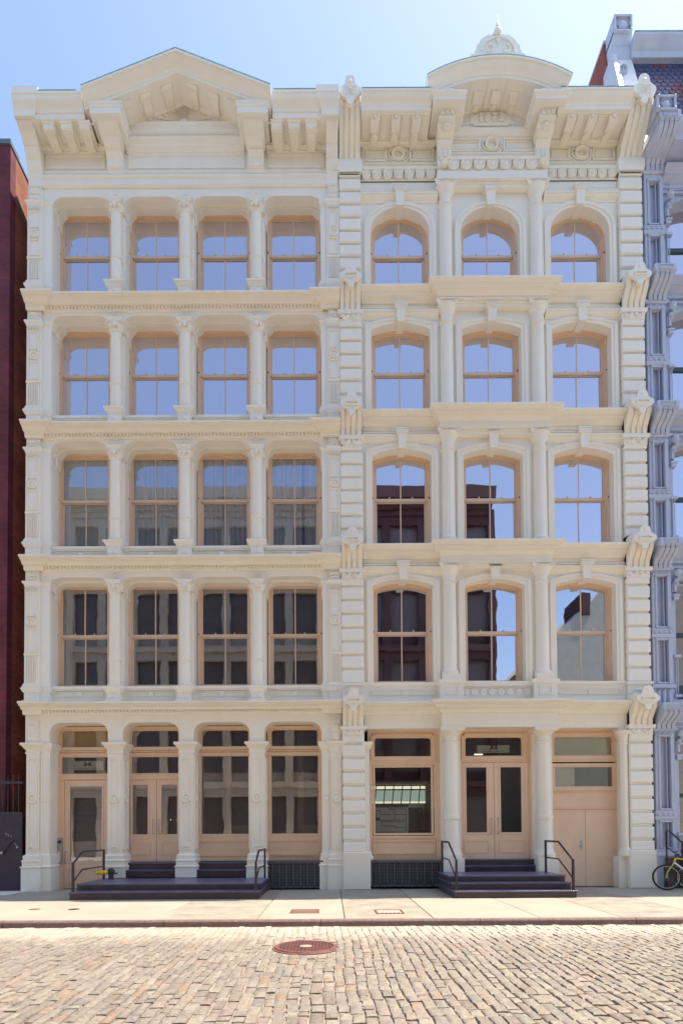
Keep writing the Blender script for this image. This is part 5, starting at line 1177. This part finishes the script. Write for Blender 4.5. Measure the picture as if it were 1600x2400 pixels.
    m = MB(); m.tube([(7.68,-.20,.5),(7.68,-.20,1.36),(7.74,-.20,1.37),(8.02,-.22,1.10),(8.3,-.22,1.08),(9.3,-.22,1.08)], .022, 8); m.tube([(7.68,-.20,.98),(7.98,-.22,.75),(8.3,-.22,.74),(9.3,-.22,.74)], .016, 8); m.tube([(8.04,-.22,.5),(8.04,-.22,1.10)],.022,8)
    m.build('railing', IRON, S_)
grey_building()

# ================================================================ brick neighbour and gate on the left
def left_side():
    B = thing('brick_building', 'dark red brick building at the left edge whose sunlit side wall rises above the gap', 'building', (0,0,0))
    FR = brick_mat('brick_front', (.24,.04,.055), (.17,.03,.05), (.12,.05,.07), axis='XZ')
    XW, ZT = -8.38, 19.18
    MB().box(-16,XW,.55,.8,0,ZT-.1).build('front_wall', FR, B); MB().box(XW-.26,XW,.8,16,0,ZT-.1).build('side_wall', BRICKD, B)
    MB().box(-16.1,XW+.02,.5,.95,ZT-.1,ZT+.02).box(XW-.3,XW+.02,.95,16,ZT-.1,ZT-.04).build('coping', mat('blue_coping', (.10,.16,.20), .6), B)
    MB().box(-16,XW-.26,.8,16,17.5,17.7).build('roof', ROOFM, B)
    MB().tube([(XW+.05,.70,17.9),(XW+.05,4.5,16.9)], .045).build('drain_pipe', mat('galvanised_pipe',(.30,.32,.36),.4,.2,10,metal=.3), B)
    for z in (5.2,9.0,12.6,15.6): MB().box(-11,-9.6,.5,.56,z,z+2).build('window', DARK, B)
    g = thing('alley_gate', 'dark iron gate with spiked bars closing the narrow gap at the left edge', 'gate', (0,0,0))
    MB().box(-9.6,-7.66,-.02,.02,.02,1.86).build('gate_panel', mat('purple_black_sheet',(.035,.020,.040),.45,.3,4,.1,30), g)
    MB().box(-9.6,-7.66,-.035,.035,1.84,1.90).build('gate_rail', IRON, g); MB().box(-9.6,-7.66,-.03,.03,2.58,2.64).build('gate_rail', IRON, g)
    for i in range(15):
        x = -7.76-i*.128; MB().tube([(x,0,1.88),(x,0,2.74),(x,0,2.80)], [.011,.011,.002], 6).build('gate_bar', IRON, g)
    m = MB(); m.box(-7.99,-7.86,-.05,-.02,1.17,1.22); m.tube([(-7.92,-.04,1.19),(-8.0,-.06,1.05),(-8.12,-.06,.93)],.012,6); m.build('gate_latch', IRON, g)
    MB().lathe(-8.12,-.07,[(.004,.88),(.035,.90),(.035,.95),(.004,.97)],10).build('padlock', STEEL, g)
    # sticker scraps on the gate
    m = MB()
    for x, z, w, h in ((-8.06,1.36,.05,.025),(-8.0,1.33,.03,.03),(-7.94,1.31,.04,.02),(-7.80,1.03,.05,.06),(-7.82,1.10,.03,.03),(-7.86,1.14,.04,.02)):
        m.add([(x,-.0235,z),(x+w,-.0235,z+.01),(x+w*.8,-.0235,z+h),(x+w*.1,-.0235,z+h*.9)], [(0,1,2,3)])
    m.build('sticker_scraps', mat('worn_paper',(.42,.42,.45),.8), g, kind='stuff')
left_side()

# ================================================================ opposite side of the street (seen mirrored in the glass)
def opposite():
    OB = mat('opposite_painted_iron', (.46,.40,.32), .6, .15, 1); OD = mat('opposite_dark_brick', (.10,.05,.05), .8, .3, 1)
    OC = mat('opposite_cast_iron', (.60,.53,.41), .6, .15, 1)
    def block(name, label, x0, x1, h, m_, n, fl, trim):
        B = thing(name, label, 'building', (0,0,0)); y = -18.6
        MB().box(x0,x1,y-12,y-.3,0,h).build('wall', m_, B)
        fh = (h-1.2)/fl; bw = (x1-x0)/n
        m = MB()
        for i in range(n+1): m.box(x0+i*bw-.22, x0+i*bw+.22, y-.3, y, 0, h-.8)
        m.build('pilaster_row', trim, B); m = MB()
        for j in range(fl): m.box(x0,x1,y-.35,y+.12,(j+1)*fh,(j+1)*fh+.32); m.box(x0,x1,y-.3,y-.02,(j+1)*fh-.5,(j+1)*fh)
        m.box(x0-.2,x1+.1,y-.3,y+.7,h-.5,h+.15); m.box(x0,x1,y-.3,y+.3,h-.9,h-.5); m.build('cornice', trim, B)
        g = bpy.data.materials.get('opposite_window') or mat('opposite_window', (.15,.125,.115), .4)
        for j in range(fl):
            for i in range(n):
                o = MB().box(x0+i*bw+.22, x0+(i+1)*bw-.22, y-.28, y-.27, j*fh+.9, (j+1)*fh-.5).build('window', g, B)
    block('loft_building', 'pale loft building across the street, mirrored in the left windows', -17, 1.0, 20.8, OB, 10, 5, OC)
    block('loft_building', 'dark brick loft building across the street, mirrored in the middle windows', 1.0, 9.0, 20.6, OD, 4, 5, OD)
    B = thing('gabled_building', 'pale green gable wall mirrored in the right second floor window', 'building', (0,0,0))
    MB().prism([(11.6,0),(11.6,11.4),(15.4,15.3),(22,15.3),(22,0)], -30, -18.6).build('wall', mat('pale_green_stucco',(.50,.54,.47),.8,.1,2), B)
    MB().box(14.0,14.5,-21,-18.5,13.6,14.9).build('chimney', OD, B)
opposite()

# ================================================================ stoops, railings, small things
def stoops():
    def stoop(label, x0, x1, treads, yb, label2):
        t = thing('stoop', label, 'steps', (0,0,0)); zp = 0
        for i, (y, z) in enumerate(treads):
            h = z-zp; y_next = yb
            m = MB(); m.box(x0+.012, x1-.012, y+.025, yb, zp, z-.03); m.build('riser', RISER, t)
            m = MB(); m.cbox(x0, x1, y, yb, z-.03, z, .006)
            o = m.build('tread', TREAD, t)
            e = MB(); k = x0
            for q in range(int((x1-x0)/.05)): e.box(x0+q*.05+.008, x0+q*.05+.034, y-.003, y+.02, z-.006, z+.003)
            e.build('nosing_studs', mat('worn_nosing', (.20,.19,.24), .35, metal=.5) if i == 0 else bpy.data.materials['worn_nosing'], o, kind='stuff')
            zp = z
        return t
    stoop('wide low dark steps with three treads in front of the left doors of number 34', -5.68, -1.74, [(-1.97,.165),(-1.62,.30)], -.09, '')
    stoop('dark three-step stoop in front of the double doors of number 32', 2.27, 4.80, [(-2.05,.15),(-1.75,.29),(-1.45,.42)], -.24, '')
    def rail(label, x, yr, zr, yf, zf_, yk, top):
        t = thing('handrail', label, 'railing', (0,0,0)); h2 = .38
        MB().box(x-.022,x+.022,yr-.022,yr+.022,zr,zr+top).build('post', IRON, t); MB().box(x-.022,x+.022,yf-.022,yf+.022,zf_,zf_+top-.10).build('post', IRON, t)
        for dz, r_, nm in ((0,.022,'top_rail'),(-h2,.016,'lower_rail')):
            MB().tube([(x,yr,zr+top+dz-.02),(x,yk,zr+top+dz-.02),(x,yf,zf_+top-.12+dz)], r_, 8).build(nm, IRON, t)
    rail('dark handrail at the left end of the wide steps, beside the yellow capped pipe', -5.62, -.22, .30, -1.90, .165, -1.45, .70)
    rail('dark handrail at the right end of the wide steps, in front of the grille', -1.82, -.22, .30, -1.90, .165, -1.40, .70)
    rail('dark handrail left of the double doors of number 32', 2.33, -.42, .42, -1.98, .15, -1.20, .74)
    rail('dark handrail right of the double doors of number 32, in front of the service doors', 4.74, -.42, .42, -1.98, .15, -1.20, .74)
    # siamese connection
    t = thing('standpipe_connection', 'dark standpipe with two bright yellow caps on the wide steps', 'standpipe', (-5.42,-.30,.30))
    m = MB(); m.lathe(0,0,[(.075,0),(.075,.02),(.06,.03),(.06,.12),(.078,.125),(.085,.16),(.08,.20),(.055,.245),(.02,.262),(.004,.265)],18); m.lathe(.13,-.02,[(.004,.12),(.03,.12),(.03,.15),(.004,.15)],8); m.box(.05,.13,-.03,-.0,.12,.15); m.build('pipe_body', IRON, t)
    for i, (dx, dy) in enumerate(((-.16,-.10),(-.30,.02))):
        m = MB(); d = Vector((dx,dy,0)).normalized(); L_ = .20 if i == 0 else .33
        a = Vector((-.03,-.02*i-.01,.155)); P = [a, a+d*(L_*.35), a+d*(L_*.36), a+d*(L_*.62), a+d*(L_*.63), a+d*(L_*.93), a+d*L_]
        m.tube([tuple(p) for p in P], [.038,.038,.056,.056,.048,.046,.025], 14)
        for k in range(2): q = a+d*(L_*.5); m.box(q.x-.012,q.x+.012,q.y-.07,q.y+.07,q.z-.012,q.z+.012)
        m.build('yellow_cap', YELP, t)
stoops()

def bicycle(label, loc, rz, M1, M2, lean=.06, saddle_only=False):
    t = thing('bicycle', label, 'bicycle', loc, (lean,0,rz))
    R = .30; fw, bw = (-.50,0,R), (.50,0,R); bb = (.10,0,.27)
    def wheel(c):
        m = MB(); n = 40; ri = [(c[0]+(R-.02)*cos(2*pi*i/n), 0, c[2]+(R-.02)*sin(2*pi*i/n)) for i in range(n+1)]
        m.tube(ri, .019, 8, cap=False); w = m.build('wheel', RUBBER, t)
        m = MB(); m.tube([(c[0]+(R-.048)*cos(2*pi*i/n), 0, c[2]+(R-.048)*sin(2*pi*i/n)) for i in range(n+1)], .011, 6, cap=False); m.build('rim', mat('rim_'+label[:6], (.55,.5,.40), .3, metal=.5) if ('rim_'+label[:6]) not in bpy.data.materials else bpy.data.materials['rim_'+label[:6]], w)
        m = MB(); m.disc(c[0], c[2], [(.02,.04),(.02,-.04),(.01,-.05)], 10); m.build('hub', STEEL, w)
        m = MB()
        for i in range(20): a = 2*pi*i/20; m.tube([(c[0],(-1)**i*.02,c[2]),(c[0]+(R-.05)*cos(a),0,c[2]+(R-.05)*sin(a))], .0014, 3)
        m.build('spokes', STEEL, w)
    wheel(fw); wheel(bw)
    hd = (-.32,0,.74); hb = (-.345,0,.64); st = (.22,0,.70)
    MB().tube([hb, bb], .021).build('down_tube', M2, t); MB().tube([bb, st, (.235,0,.76)], .016).build('seat_tube', M1, t); MB().tube([hd, (.21,0,.66)], .016).build('top_tube', M1, t)
    MB().tube([hd, hb], .020).build('head_tube', M1, t)
    for s in (-1, 1):
        MB().tube([hb, (-.37,s*.05,.60), (fw[0]+.02,s*.05,R+.12), (fw[0],s*.045,R)], .011).build('fork_blade', M1, t)
        MB().tube([(.205,s*.02,.64),(bw[0],s*.05,R)], .009).build('seat_stay', M1, t); MB().tube([(bb[0],s*.03,bb[2]),(bw[0],s*.05,R)], .010).build('chain_stay', M1, t)
    m = MB(); m.tube([hd,(-.30,0,.83)], .014); m.tube([(-.30,-.27,.86),(-.33,-.12,.85),(-.30,0,.84),(-.33,.12,.85),(-.30,.27,.86)], .013); m.tube([(-.30,-.28,.86),(-.26,-.33,.86)],.018); m.tube([(-.30,.28,.86),(-.26,.33,.86)],.018); m.build('handlebar', IRON, t)
    m = MB(); m.prismx([(-.01,0)]*0+[(-.06,.0),(.06,0),(.07,.035),(-.07,.035)], 0, .14); 
    m = MB(); m.add([(.10,-.015,.80),(.10,.015,.80),(.22,.04,.80),(.22,-.04,.80),(.36,.075,.81),(.36,-.075,.81),(.10,0,.835),(.22,0,.84),(.36,0,.86)], [(0,3,7,6),(1,6,7,2),(3,5,8,7),(2,7,8,4),(0,1,2,3),(3,2,4,5),(5,4,8),(0,6,1)]); m.build('saddle', IRON, t); MB().tube([(.225,0,.72),(.24,0,.81)], .012).build('seat_post', STEEL, t)
    m = MB(); m.disc(bb[0], bb[2], [(.085,-.035),(.085,-.045),(.02,-.05)], 20); m.tube([(bb[0],-.06,bb[2]),(bb[0]-.17,-.07,bb[2]-.01)], .011); m.tube([(bb[0],.06,bb[2]),(bb[0]+.17,.07,bb[2]+.01)], .011); m.box(bb[0]-.21,bb[0]-.13,-.13,-.07,bb[2]-.02,bb[2]+.0); m.box(bb[0]+.13,bb[0]+.21,.07,.13,bb[2],bb[2]+.02); m.build('crankset', STEEL, t)
    m = MB(); m.tube([(bb[0],-.045,bb[2]+.083),(bw[0],-.045,R+.035)], .004, 5); m.tube([(bb[0],-.045,bb[2]-.083),(bw[0],-.045,R-.035)], .004, 5); m.disc(bw[0], R, [(.035,-.04),(.035,-.05),(.01,-.05)], 12); m.build('chain', IRON, t)
    return t
bicycle('yellow and white bicycle leaning at the foot of the blue-grey pilaster', (7.86,-.88,0), radians(-28), BYEL, BWHI)
bicycle('maroon bicycle parked behind the yellow one at the right edge', (8.50,-.62,0), radians(-12), BRED, BRED)
